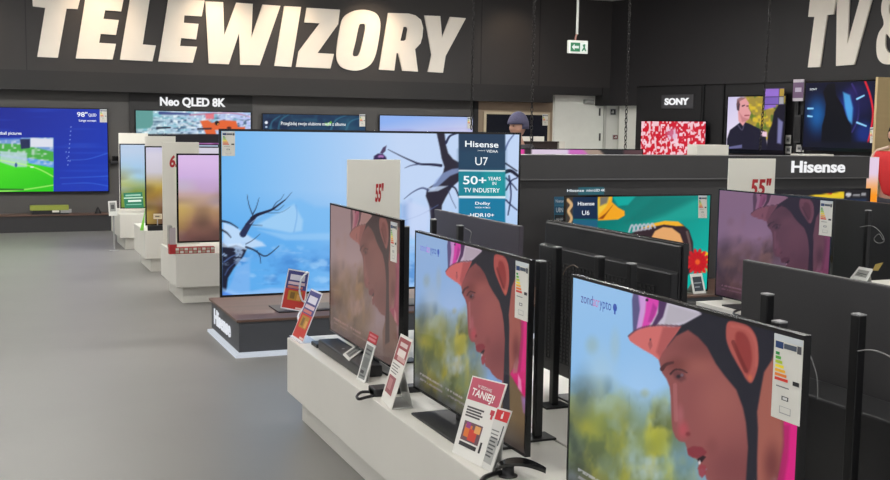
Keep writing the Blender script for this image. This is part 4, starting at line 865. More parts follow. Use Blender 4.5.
# price holder standing in front of the shoe screen
def holder(name, corners, rects, label, cat='price tag', texts=(), foot=True, base_col=(226, 226, 222), back=.05, group=None):
    BL, BR, TR, TL = [np.array(c, float) for c in corners]; t = thing(name, label, cat, tuple((BL+BR)/2), group)
    part('card', card_mb(corners, rects, base_col, .004, texts), t, fix=False)
    if foot:
        N = np.cross(BR-BL, TL-BL); N /= np.linalg.norm(N); N[2] = 0; N /= np.linalg.norm(N); z = min(BL[2], BR[2])
        m = mat('clear_plastic_grey', (186, 186, 182), .2); P = BL*.45+TL*.55; Q = BR*.45+TR*.55
        mb = MB(); a, b = BL-N*back*2, BR-N*back*2; a[2] = b[2] = z; c, d = BL.copy(), BR.copy(); c[2] = d[2] = z
        mb.prism([c-N*.006, d-N*.006, b, a], (0, 0, .003), m); part('base', mb, t)
        mb = MB(); mb.prism([a, b, Q-N*.005, P-N*.005], N*.002, m); part('strut', mb, t)
    return t
def tilt_card(BLp, BRp, TRp, TLp, z=PT, lean=(0.3, 0)):
    BL, BR = at(*BLp, 'Z', z+.002), at(*BRp, 'Z', z+.002); e = BR-BL; up = np.array([lean[0], lean[1], 1.0]); n = np.cross(e, up)
    return [BL, BR, at_plane(*TRp, BL, n), at_plane(*TLp, BL, n)]
c = tilt_card((693.5, 294), (706, 293), (702, 273), (690, 274), IZ, (0, .25))
holder('price_holder', c, [(0.14, .12, .86, .84, (52, 60, 70)), (.2, .5, .8, .56, (150, 160, 165)), (.2, .3, .6, .36, (150, 160, 165))], 'white framed price holder on the wooden platform below the red flower')

# ============================================================ ROW A DETAILS
MSG = (70, 66, 66)
# low black soundbar and its small companion
def on_top(px, py, z=PT): return at(px, py, 'Z', z)
a = on_top(318, 349.5); b = on_top(355, 379)
xs0 = 1.60; t = thing('soundbar', 'long black soundbar lying in front of the washed-out television', 'speaker', (1.66, 5.3, PT))
ya, yb = float(a[1]), float(on_top(378, 377)[1])
part('body', MB().box(a[0], yb, PT, a[0]+.118, ya, PT+.058, BLACK), t, bevel=.008)
part('end_cap', MB().box(a[0]+.002, ya-.02, PT+.004, a[0]+.116, ya+.003, PT+.054, GLOSS), t, bevel=.006)
for k in range(2): part('button', MB().lathe((a[0]+.05, ya-.3-.4*k, PT+.058), [(.008, 0), (.008, .002)], CAP, 12), t)
o = part('black_slab', MB().box(a[0]+.0, ya+.03, PT, a[0]+.10, ya+.14, PT+.022, BLACK), None, bevel=.004, base=(a[0], ya+.08, PT)); tag(o, 'small flat black slab lying behind the long soundbar end', 'box')
p = on_top(361, 389); q = on_top(405, 391)
o = part('soundbar', MB().box(p[0]+.01, 4.62, PT, p[0]+.09, 4.72, PT+.035, BLACK).box(p[0]+.01, 4.64, PT, p[0]+.34, 4.71, PT+.03, BLACK), None, bevel=.005, base=(p[0], 4.66, PT)); tag(o, 'short flat black bar lying crosswise behind the second price card', 'speaker')

# price cards
def lines(u0, u1, v0, v1, n, c, gap=.5): return [(u0, v1-(v1-v0)/n*(k+1-gap*.0), u1-(.12*(k % 3)), v1-(v1-v0)/n*(k+gap), c) for k in range(n)]
RED, WH = (176, 62, 70), (226, 224, 220)
c = tilt_card((452, 452), (481, 467), (507, 384), (472.5, 375.5), lean=(.32, 0))
rc = [(.03, .70, .97, .985, (186, 78, 98))]+[(.10, .60-.035*k, .62-.06*(k % 2), .622-.035*k, MSG) for k in range(4)]+[(.14, .20, .72, .44, (108, 76, 84)), (.2, .25, .42, .40, (214, 112, 40)), (.35, .22, .60, .36, (200, 60, 44)), (.5, .33, .68, .42, (226, 160, 90)), (.22, .36, .36, .43, (150, 60, 130)), (.14, .13, .70, .18, (44, 42, 44)), (.78, .13, .84, .26, (44, 42, 44)), (.80, .60, .92, .66, (190, 60, 72)), (.84, .55, .90, .60, (190, 60, 72))]
holder('price_card', c, rc, 'large white price card with pink header reading TANIEJ before the middle television', back=.02, texts=[('W ZESTAWIE', .28, .885, .74, .925, WH, .02), ('TANIEJ!', .14, .74, .88, .865, (240, 236, 232), .07, .15)], base_col=(222, 220, 214))
c = tilt_card((480, 466), (491, 473), (511.5, 411), (497.5, 407), lean=(.30, 0))
rc = [(.04, .80, .98, .97, (196, 34, 40)), (.44, .84, .58, .91, WH), (.50, .88, .56, .95, WH), (.10, .10, .80, .50, (160, 160, 156))]+[(.16, .50+.0-.06*k, .70-.1*(k % 2), .525-.06*k, (70, 70, 72)) for k in range(6)]+[(.80, .42, .88, .74, (60, 60, 62)), (.1, .62, .66, .64, (120, 120, 118)), (.1, .56, .66, .58, (120, 120, 118))]
holder('price_card', c, rc, 'grey printed tag with red thumbs-up square behind the TANIEJ card', base_col=(206, 205, 200), back=.02)
c = tilt_card((381, 398.5), (391, 409.5), (413, 340), (400.8, 333.5), lean=(.32, 0))
rc = [(.05, .62, .95, .96, (150, 62, 66)), (.2, .70, .82, .80, (226, 214, 208)), (.22, .84, .8, .90, (214, 196, 192)), (.30, .64, .92, .70, (200, 160, 156)), (.12, .14, .70, .40, (150, 84, 88)), (.2, .2, .5, .36, (186, 130, 130))]+[(.10, .56-.04*k, .7-.1*(k % 2), .575-.04*k, (120, 118, 116)) for k in range(4)]
holder('price_card', c, rc, 'tall leaning white and dark red price card left of the middle television', base_col=(224, 221, 214))
c = tilt_card((356.5, 379), (364.5, 383), (375.5, 346), (367, 341), lean=(.28, 0))
rc = [(.12, .06, .88, .94, (128, 130, 128)), (.2, .80, .8, .84, (60, 60, 62)), (.2, .70, .7, .74, (80, 80, 82)), (.2, .36, .8, .62, (108, 110, 108)), (.2, .20, .6, .28, (50, 50, 52)), (.2, .12, .8, .16, (80, 80, 82))]
t = holder('price_tag', c, rc, 'upright white framed tag with a small red top strip at the soundbar', base_col=(220, 220, 216), back=.01)
BL, BR, TR, TL = c; E1 = (TL-BL); part('red_strip', card_mb([TL+E1*.02, TR+E1*.02, TR+E1*.26, TL+E1*.26], [(.1, .2, .9, .45, (206, 120, 126)), (.1, .6, .9, .8, (206, 120, 126))], (176, 34, 46), .002), t, fix=False)
c = tilt_card((349, 360), (363.5, 349), (358.5, 343), (343, 353.5), PT+.06, (.5, 0)); c = [on_top(349, 360, PT+.062), on_top(363.5, 349.5, PT+.062), on_top(358.5, 343, PT+.066), on_top(343, 354, PT+.066)]
o = card('price_tag', c, [(.12, .18, .88, .82, (120, 122, 120)), (.2, .3, .6, .4, (50, 50, 52)), (.2, .6, .8, .7, (60, 60, 62))], base_col=(222, 222, 218), th=.006, label='small white framed tag lying flat on top of the soundbar', cat='price tag')

# red and blue promotion cards on a clear holder at the plinth end
def promo(px, label, lean, z):
    c = tilt_card(*px, z, lean)
    rc = [(.04, .52, .96, .97, (66, 66, 128)), (.04, .03, .96, .52, (196, 56, 48)), (.16, .74, .84, .88, (216, 214, 226)), (.12, .63, .88, .70, (214, 190, 196)), (.12, .54, .80, .60, (200, 120, 110)), (.2, .24, .82, .48, (176, 132, 44)), (.3, .28, .5, .44, (120, 90, 40)), (.6, .26, .78, .4, (214, 160, 90)), (.62, .04, .94, .08, (230, 200, 190))]
    return c, rc
CX1, rc1 = promo(((291.5, 336), (302.5, 343), (322.5, 293.5), (311, 288.5)), '', (.30, 0), PT)
t = thing('promotion_card', 'narrow red and blue promotion card leaning at the corner of the long plinth', 'price tag', tuple((CX1[0]+CX1[1])/2))
part('card', card_mb(CX1, rc1, (226, 224, 230), .003), t, fix=False)
cl = mat('clear_acrylic', (222, 224, 232), .12)
part('base', MB().box(CX1[0][0]-.01, CX1[1][1]-.01, PT, CX1[0][0]+.09, CX1[0][1]+.01, PT+.004, cl), t)
Yc = 6.33; c = [at(*q, 'Y', Yc) for q in ((280.5, 308), (303.5, 312), (309.5, 272), (288.5, 268.5))]
t = thing('promotion_card', 'wider red and blue promotion card held up by a clear arc over the plinth corner', 'price tag', tuple(at(300, 338, 'Z', PT)))
part('card', card_mb(c, rc1, (226, 224, 230), .003), t, fix=False)
arc = [at(x, y, 'Y', Yc-.02) for x, y in ((308, 272), (302, 278), (299.5, 290), (302, 300), (306, 304))]+[np.array([1.66, 6.22, PT+.10]), np.array([1.66, 6.09, PT+.03]), np.array([1.66, 6.08, PT+.003])]
part('clear_arm', MB().tube(crom(np.array(arc), False, 6).tolist(), .006, cl), t)

# black remote stand near the lower edge
c0 = on_top(508, 476); t = thing('remote_stand', 'small black curved remote stand beside the TANIEJ card', 'stand', tuple(c0))
part('pedestal', MB().lathe(c0, [(.034, 0), (.034, .004), (.022, .008), (.021, .034), (.024, .04)], BLACK, 20), t)
zt_ = PT+.048; pts = [at(*q, 'Z', zt_) for q in ((496, 466), (506, 463.5), (520, 463.5), (533, 465.5), (546, 469))]
mb = MB(); P = crom(np.array(pts), False, 5); n = len(P)
for k in range(n-1):
    w0, w1 = [.013+.022*math.sin(math.pi*min(1, .18+.8*(j/(n-1)))) for j in (k, k+1)]
    z0, z1 = [.012*math.sin(math.pi*j/(n-1)) for j in (k, k+1)]
    d = (P[-1]-P[0]); d /= np.linalg.norm(d); s_ = np.array([-d[1], d[0], 0])
    A, B_ = P[k]+np.array([0, 0, z0]), P[k+1]+np.array([0, 0, z1]); th = np.array([0, 0, .012])
    mb.hexa([A-s_*w0-th, B_-s_*w1-th, B_+s_*w1-th, A+s_*w0-th, A-s_*w0, B_-s_*w1, B_+s_*w1, A+s_*w0], GLOSS)
part('cradle', mb, t)
pts = [on_top(*q, PT+.012) for q in ((503, 472), (497, 473), (490, 475), (484, 478), (478, 486))]; part('tail_cable', MB().tube(crom(np.array(pts), False, 5).tolist(), [.009]*21, BLACK), t)

# white riser with tag beyond the flat back
ra = at(868, 281, 'X', 5.12); rx = (5.0, 5.42); ry = (ra[1]-.7, ra[1]+.02)
o = part('white_riser', MB().box(rx[0], ry[0], PT, rx[1], ry[1], ra[2], WHITE), None, bevel=.003, base=(5.2, ry[0], PT)); tag(o, 'white box riser with a price tag showing above the flat television back', 'box')
zr = float(ra[2]); c = [at(*q, 'Z', zr+.004) for q in ((849, 279.5), (866, 283.5))]
c = tilt_card((849.5, 278.5), (866, 282.5), (873, 269), (859, 266.5), zr, (.35, .2))
t = holder('price_tag', c, [(.14, .3, .86, .8, (150, 150, 146)), (.2, .5, .8, .56, (70, 70, 70)), (.2, .4, .6, .44, (70, 70, 70))], 'white tag with a gold corner piece above the flat television back', base_col=(224, 224, 220), back=.02)
part('gold_corner', card_mb([c[2]+(c[2]-c[1])*-.1, c[2]+(c[2]-c[3])*.35-(c[2]-c[1])*.05, c[2]+(c[2]-c[3])*.4+(c[2]-c[1])*.55, c[2]+(c[2]-c[1])*.35], [], (150, 128, 60), .004), t, fix=False)
# black box on the row C plinth end
o = part('black_box', MB().box(4.5, 6.60, 0, 4.95, 6.95, .40, BLACK_MATT), None, bevel=.004, base=(4.6, 6.75, 0)); tag(o, 'black box on the floor between the platform and the purple television plinth', 'box')

# =========================================================== LEFT AISLE BITS
def ypx(px0, y0, px1, y1, Y): a, b = at(px0, y0, 'Y', Y), at(px1, y1, 'Y', Y); return a[0], min(a[2], b[2]), b[0], max(a[2], b[2])
x0, _, x1, z1 = ypx(175, 253, 214.5, 246.5, 10.40)
t = thing('leaflet_tray', 'red and white checkered tray below the nearest aisle television', 'tray', (x0, 10.42, PT))
part('tray', MB().box(x0, 10.39, PT, x1, 10.46, z1, mat('tray_red', (170, 40, 44), .5)), t, bevel=.002)
mb = MB(); n = 9; w = (x1-x0)/n
for k in range(n):
    for j in range(2): mb.box(x0+w*k+w*.12, 10.385, PT+(z1-PT)*(.12+.45*j), x0+w*(k+1)-w*.12, 10.391, PT+(z1-PT)*(.46+.45*j), pm((216, 214, 206) if (k+j) % 2 else (172, 150, 130)))
part('price_strips', mb, t)
x0, z0, x1, z1 = ypx(169.8, 253, 175.5, 228, 10.40)
t = thing('leaflet_holder', 'clear holder with red base beside the checkered tray', 'holder', (x0, 10.42, PT))
part('sleeve', MB().box(x0, 10.40, PT+.05, x1, 10.43, z1, mat('clear_grey', (176, 166, 168), .15)), t); part('red_base', MB().box(x0-.005, 10.395, PT, x1+.01, 10.47, PT+.09, mat('tray_red', (170, 40, 44), .5)), t)
x0, z0, x1, z1 = ypx(147, 229.5, 161.5, 223.5, 12.78)
o = part('soundbar', MB().box(x0, 12.715, PT, x1+.5, 12.745, PT+.06, BLACK), None, bevel=.008, base=(x0, 12.8, PT)); tag(o, 'black soundbar under the middle aisle television', 'speaker')
x0, z0, x1, z1 = ypx(139.5, 231, 145.5, 208, 12.85)
o = part('lime_tag', MB().prism([(x0, 12.8, PT), (x1-.03, 12.8, PT), (x1, 12.87, z1), (x0+.06, 12.87, z1-.06)], (.0, .012, 0), mat('lime_plastic', (120, 205, 60), .5)), None, base=(x0, 12.83, PT)); tag(o, 'tall lime green tag left of the middle aisle television', 'tag')
q = [at(*w, 'Y', 12.72) for w in ((153.5, 219), (162, 219), (162, 213.8), (153.5, 213.8))]; q = [np.array([p[0], 12.72, p[2]]) for p in q]
t = holder('price_tag', q, [(.1, .2, .9, .8, (196, 180, 150)), (.2, .4, .7, .6, (90, 80, 70))], 'small beige tag before the middle aisle television', foot=False, base_col=(220, 206, 180)); part('stem', MB().box(q[0][0]+.04, 12.722, PT, q[0][0]+.05, 12.732, q[0][2], CAP), t)
x0, z0, x1, z1 = ypx(158.5, 245, 163, 222, 10.6); o = part('grey_stand', MB().box(1.615, 10.9, PT, 1.65, 11.0, PT+.22, mat('stand_grey', (150, 148, 142), .4)), None, bevel=.006, base=(1.63, 10.95, PT)); tag(o, 'upright grey stand at the left edge of the nearest aisle plinth', 'stand')
o = part('dark_disc', MB().lathe((1.64, 10.7, PT), [(.02, 0), (.02, .025), (.012, .03)], BLACK, 14), None, base=(1.64, 10.7, PT)); tag(o, 'tiny dark knob on the left edge of the nearest aisle plinth', 'knob')
c = tilt_card((124.5, 208.5), (144, 208), (141.5, 192), (123, 193), PT, (0, .2))
mid = 15.2; q = [at(*w, 'Y', mid) for w in ((124.5, 208), (143.5, 207.6), (142, 192), (123.2, 193))]
o = card('promotion_card', [np.array([p[0], 15.16+.02*(p[2] > .6), max(p[2], PT)]) for p in q], [(0, .62, 1, .70, (190, 220, 205)), (.1, .78, .9, .88, (150, 200, 180)), (.2, .40, .9, .52, (220, 236, 228)), (.1, .2, .9, .26, (120, 180, 160))], base_col=(22, 118, 88), label='green promotion card in front of the farthest aisle television', cat='price tag')
q = [at(*w, 'Y', 15.0) for w in ((109, 216), (117.3, 215.6), (116.6, 200.8), (108, 201.2))]
t = holder('price_tag', [np.array([p[0], 15.0, p[2]]) for p in q], [(.16, .30, .84, .9, (150, 152, 150)), (.3, .45, .7, .75, (80, 82, 82))], 'white framed tag on a stem left of the farthest aisle plinth', foot=False, base_col=(224, 224, 220)); part('stem', MB().box(q[0][0]+.05, 15.005, 0, q[0][0]+.07, 15.02, q[0][2]+.01, CAP).box(q[0][0]+.0, 14.96, 0, q[0][0]+.12, 15.06, .008, CAP), t)

# ============================================================= BACK WALL
BL_ = pan(-34, 108, 107.4, 191.4, 'Y', YW-.06); BL_ = Panel((BL_.O[0], YW-.06, .62), (1, 0, 0), float(at(107.6, 150, 'Y', YW-.06)[0]-BL_.O[0]), 1.235)
zt = float(at(54, 108.6, 'Y', YW-.06)[2]); zb = float(at(54, 191.4, 'Y', YW-.06)[2]); BL_.O[2] = zb; BL_.h = zt-zb
tt = tv('huge blue television with a green football pitch on the back wall', BL_, pic_blue, (190, 110), .95, None, depth=.03, bezel=.014, foot=None, bulge=False)
energy_label([at(*q, 'Y', YW-.065) for q in ((99.8, 122.3), (107, 122.3), (107, 109.3), (99.8, 109.3))], tt)
mb = MB(); O = at(0, 130, 'Y', YW-.063); R = at(10, 130, 'Y', YW-.063)-O; U = at(0, 120, 'Y', YW-.063)-O; R[2] = 0; U[0] = 0
for s_, bb in (('98"', (7.9, 1.45, 9.0, 1.95)), ('QLED', (9.1, 1.45, 9.95, 1.80)), ('Large screen', (8.1, .9, 9.9, 1.2)), ('football pictures', (-.6, -.55, 2.15, -.15))):
    mb = MB(); add_text(mb, s_, O, R, U, bb, Wt, .04); part('screen_lettering', mb, kid(tt, 'screen'), fix=False)
NEO = pan(135.8, 110.5, 250.8, 178, 'Y', YW-.056)
tn = tv('wall television with orange robots on a pale pattern under white lettering', NEO, pic_neo, (150, 80), 1.0, None, depth=.03, bezel=.014, foot=None, bulge=False)
mb = MB(); O = at(160, 107.3, 'Y', YW-.04); R = at(225.3, 107.3, 'Y', YW-.04)-O; U = at(160, 96.8, 'Y', YW-.04)-O; R[2] = 0; U[0] = 0
t = thing('wall_lettering', 'glowing white wall lettering directly above the screen with orange robots', 'sign', tuple(O)); add_text(mb, 'Neo QLED 8K', O, R, U, (0, 0, 1, 1), em((238, 238, 240), 1.0), .11, 0, .02); part('lettering', mb, t, fix=False)
FO = pan(262.8, 114, 365, 165, 'Y', YW-.06)
tf = tv('wall television with a dark blue leafy picture and white message', FO, pic_forest, (150, 70), 1.0, None, depth=.03, bezel=.014, foot=None, bulge=False)
energy_label([at(*q, 'Y', YW-.065) for q in ((359.5, 126.5), (365.2, 126.5), (365.2, 114.3), (359.5, 114.3))], tf)
mb = MB(); O = at(281, 126, 'Y', YW-.063); R = at(351, 126, 'Y', YW-.063)-O; U = at(281, 121.6, 'Y', YW-.063)-O; R[2] = 0; U[0] = 0; add_text(mb, 'Przeglądaj swoje ulubione media z albumu', O, R, U, (0, .0, .92, 1), Wt, .02); part('screen_lettering', mb, kid(tf, 'screen'), fix=False)
SK = pan(380, 115.5, 472, 165, 'Y', YW-.06)
tk = tv('wall television with a pale blue sky picture beside the beige wall', SK, pic_skyblue, (100, 50), 1.0, None, depth=.03, bezel=.014, foot=None, bulge=False)
energy_label([at(*q, 'Y', YW-.065) for q in ((467.4, 128.5), (472.3, 128.5), (472.3, 117), (467.4, 117))], tk)
FR = pan(486.5, 114, 547, 150, 'Y', YW-.06)
t = tv('black switched-off screen in a cream frame on the beige wall', FR, pic_plain((12, 12, 14)), (6, 4), .4, None, depth=.03, bezel=.045, foot=None, bulge=False, edge=mat('cream_frame', (190, 176, 150), .5))
energy_label([at(*q, 'Y', YW-.065) for q in ((542.5, 125.5), (548, 125.5), (548, 114.3), (542.5, 114.3))], t)
x0, z0, x1, z1 = ypx(500, 148.5, 557.5, 141.5, 17.3); t = thing('low_cabinet', 'dark brown low cabinet under the cream framed screen', 'cabinet', ((x0+x1)/2, 17.4, 0))
part('body', MB().box(x0, 17.3, 0, x1, 17.75, z1-.02, mat('brown_black', (46, 38, 36), .5)), t, bevel=.004); part('top', MB().box(x0-.02, 17.28, z1-.02, x1+.02, 17.77, z1, mat('brown_black', (46, 38, 36), .5)), t)
for (a_, b_, lab) in ((521.5, 533, 'left white price strip on the dark low cabinet'), (535, 545.5, 'right white price strip on the dark low cabinet')):
    u0, _, u1, zz = ypx(a_, 141.3, b_, 136.5, 17.25); o = part('price_strip', MB().box(u0, 17.30, z1, u1, 17.32, zz, WHITE2), None, base=(u0, 17.31, z1)); tag(o, lab, 'price tag', 'white price strips')
u0, _, u1, zz = ypx(557.5, 148, 565, 141.5, 17.3); o = part('paper_box', MB().box(u0+.03, 17.3, 0, u1, 17.6, zz, WHITE2), None, base=(u0, 17.4, 0)); tag(o, 'pale narrow box beside the dark low cabinet before the door', 'box')
# signs on the white wall right of the door
for (p0, p1, lab, col) in (((610, 108.5), (616.3, 115.3), 'small black and white pictogram sign right of the service door', (40, 40, 42)), ((612.5, 134.7), (619.5, 139.7), 'small dark red pictogram sign low on the white wall', (110, 40, 40))):
    q = [at(x, y, 'Y', YW-.012) for x, y in ((p0[0], p1[1]), (p1[0], p1[1]), (p1[0], p0[1]), (p0[0], p0[1]))]; q = [np.array([p[0], YW-.012, p[2]]) for p in q]
    card('wall_sign', q, [(.1, .1, .9, .9, col), (.4, .3, .6, .7, (220, 220, 216)), (.25, .3, .35, .55, (220, 220, 216))], base_col=(200, 200, 196), th=.01, label=lab, cat='sign')
# soundbar with yellow-green carton, cone and wall bracket at the left
x0, z0, x1, z1 = ypx(30, 213, 68.5, 205, 17.9); t = thing('soundbar_carton', 'black soundbar carton with yellow green top band under the blue screen', 'box', (x0, 17.9, ZD))
part('carton', MB().box(x0+.03, 17.86, ZD, x1, 17.98, z1-.075, BLACK), t); part('green_band', MB().box(x0, 17.85, z1-.075, x1, 17.99, z1, mat('yellow_green', (140, 150, 60), .5)), t)
part('labels', MB().box(x0+.32, 17.855, ZD+.03, x0+.42, 17.859, ZD+.06, WHITE2).box(x0+.44, 17.855, ZD+.02, x0+.6, 17.859, ZD+.08, CAP), t)
c = at(98, 215, 'Y', 17.9); o = part('small_cone', MB().lathe((c[0], 17.9, ZD), [(.05, 0), (.045, .02), (.02, .08), (.005, .10)], BLACK_MATT, 14), None, base=(c[0], 17.9, ZD)); tag(o, 'small dark cone on the podium right end under the blue screen', 'cone')
x0, z0, x1, z1 = ypx(111, 164, 118.5, 156, 18.02); t = thing('wall_bracket', 'small black bracket with a device on the wall right of the blue screen', 'bracket', (x0, YW, z0)); part('arm', MB().box(x0, 17.98, z0, x1, YW-.001, z0+.05, BLACK), t, bevel=.004); part('device', MB().box(x0+.02, 17.99, z0+.05, x1, 18.05, z1, GLOSS), t, bevel=.004)

# strip of a pink screen beyond the partition
PK = pan(505, 149.3, 640, 215, 'Y', 10.3); tv('television with a pink and pale top strip beyond the partition', PK, pic_pinkbar, (140, 40), .95, None, depth=.04, bezel=.01, foot=None)
t = thing('display_plinth', 'low white plinth under the pink strip screen beyond the partition', 'plinth', (6.5, 10.35, 0)); part('body', MB().box(PK.O[0], 10.31, 0, PK.O[0]+PK.w, 10.7, PK.O[2]-.012, WHITE), t)

# ============================================================= RIGHT WALL
def rpan(x0, y0, x1, y1, off):
    a, b = rp(x0, y0, off), rp(x1, y1, off); w = float((b-a) @ RR); return Panel((a[0], a[1], b[2]), RR, w, a[2]-b[2])
# Sony bay
s0, s1 = rs(637.5, 100), rs(702, 100)
sb = MB(); sb.obox(W0, RR, RN, s0, s1, 0, ZR-.02, -.04, .02, m_rp)
struct('trim_1', sb)
q = rpan(661.5, 95, 693, 108.5, .05); t = thing('maker_sign', 'grey sign plate with glowing white letters above the red patterned screen', 'sign', tuple(q.O)); part('plate', MB().obox(q.O, q.r, q.n, 0, q.w, 0, q.h, -.03, 0, mat('sign_grey', (66, 65, 68), .5)), t, bevel=.003)
mb = MB(); add_text(mb, 'SONY', q.P(0, 0, .003), q.r*q.w, q.z*q.h, (.12, .26, .87, .76), em((244, 244, 246), 1.0), .12, 0, .01); part('lettering', mb, t, fix=False)
RD = rpan(641.5, 121.3, 704, 168, .08); tv('television with a red and white speckled picture below the grey sign plate', RD, pic_red, (160, 90), 1.0, None, depth=.03, bezel=.012, foot=None, bulge=False)
MN = rpan(728.3, 97, 783, 150.5, .10); t = tv('television showing a balding man in dark clothes beside autumn trees', MN, pic_man, (140, 100), 1.0, None, depth=.04, bezel=.02, foot=None, bulge=False, chin=.05)
part('badge', card_mb(on_panel(MN, .64, .84, .98, 1.15, .01), [(.05, .05, .75, .45, (120, 90, 190)), (.05, .5, .75, .95, (150, 110, 215)), (.78, .5, 1, .95, (180, 150, 50)), (.78, .05, 1, .45, (170, 170, 175))], (60, 40, 100), .006), t, fix=False)
SP = rpan(806, 83, 877, 149, .10); t = tv('television showing a dark hooded figure in blue light with a red arc', SP, pic_space, (150, 120), .95, None, depth=.04, bezel=.02, foot=None, bulge=False, chin=.03)
mb = MB(); add_text(mb, 'SONY', SP.P(0, 0, .002), SP.r*SP.w, SP.z*SP.h, (.06, .885, .16, .915), Wt, .03); part('screen_lettering', mb, kid(t, 'screen'), fix=False)
energy_label([rp(*w, .104) for w in ((870, 143), (874.8, 142.5), (874.8, 127), (870, 127.5))], t)
q = rpan(793.5, 79.5, 803, 101, .06); t = card('info_sign', [q.P(0, 0), q.P(1, 0), q.P(1, 1), q.P(0, 1)], [(0, .14, 1, .86, (110, 84, 116)), (.2, .42, .8, .62, (190, 180, 200))], base_col=(196, 190, 198), th=.02, label='small purple and white sign between the two right wall screens', cat='sign')
q = rpan(794.5, 115, 799.5, 143, .06); t = thing('wall_speaker', 'tall slim dark speaker on the wall between the two right screens', 'speaker', tuple(q.O)); part('cabinet', MB().obox(q.O, q.r, q.n, 0, q.w, 0, q.h, -.06, 0, mat('speaker_grey', (52, 51, 54), .5)), t, bevel=.004); part('grille', MB().obox(q.O, q.r, q.n, .01, q.w-.01, .03, q.h-.03, 0, .004, BLACK_MATT), t)
for (x0, y0, x1, y1, lab) in ((785.5, 135, 790.5, 144, 'upper white tag right of the talking man screen'), (785.5, 146, 791, 153.5, 'lower white tag right of the talking man screen'), (796, 144.5, 803.5, 152, 'white tag below the slim wall speaker'), (881.5, 128.5, 886.5, 140, 'upper white tag right of the hooded figure screen'), (879.5, 147, 886.5, 154, 'lower white tag right of the hooded figure screen')):
    q = rpan(x0, y0, x1, y1, .0); card('price_tag', [q.P(0, 0), q.P(1, 0), q.P(1, 1), q.P(0, 1)], [(.2, .25, .8, .75, (120, 120, 122)), (.3, .4, .6, .55, (50, 50, 52))], base_col=(200, 198, 194), th=.006, label=lab, cat='price tag', group='white tags on the right wall')
# pale wooden board at the right edge
a, b = at(878.3, 77, 'Y', 10.6), at(905, 77, 'Y', 10.6); o = part('wooden_board', MB().box(a[0], 10.6, 0, b[0], 10.64, a[2], mat('pale_wood', (196, 172, 128), .6, var=.06, scale=2, wood=True)), None, bevel=.003, base=(a[0], 10.6, 0)); tag(o, 'tall pale wooden board at the right edge behind the person in red', 'board')

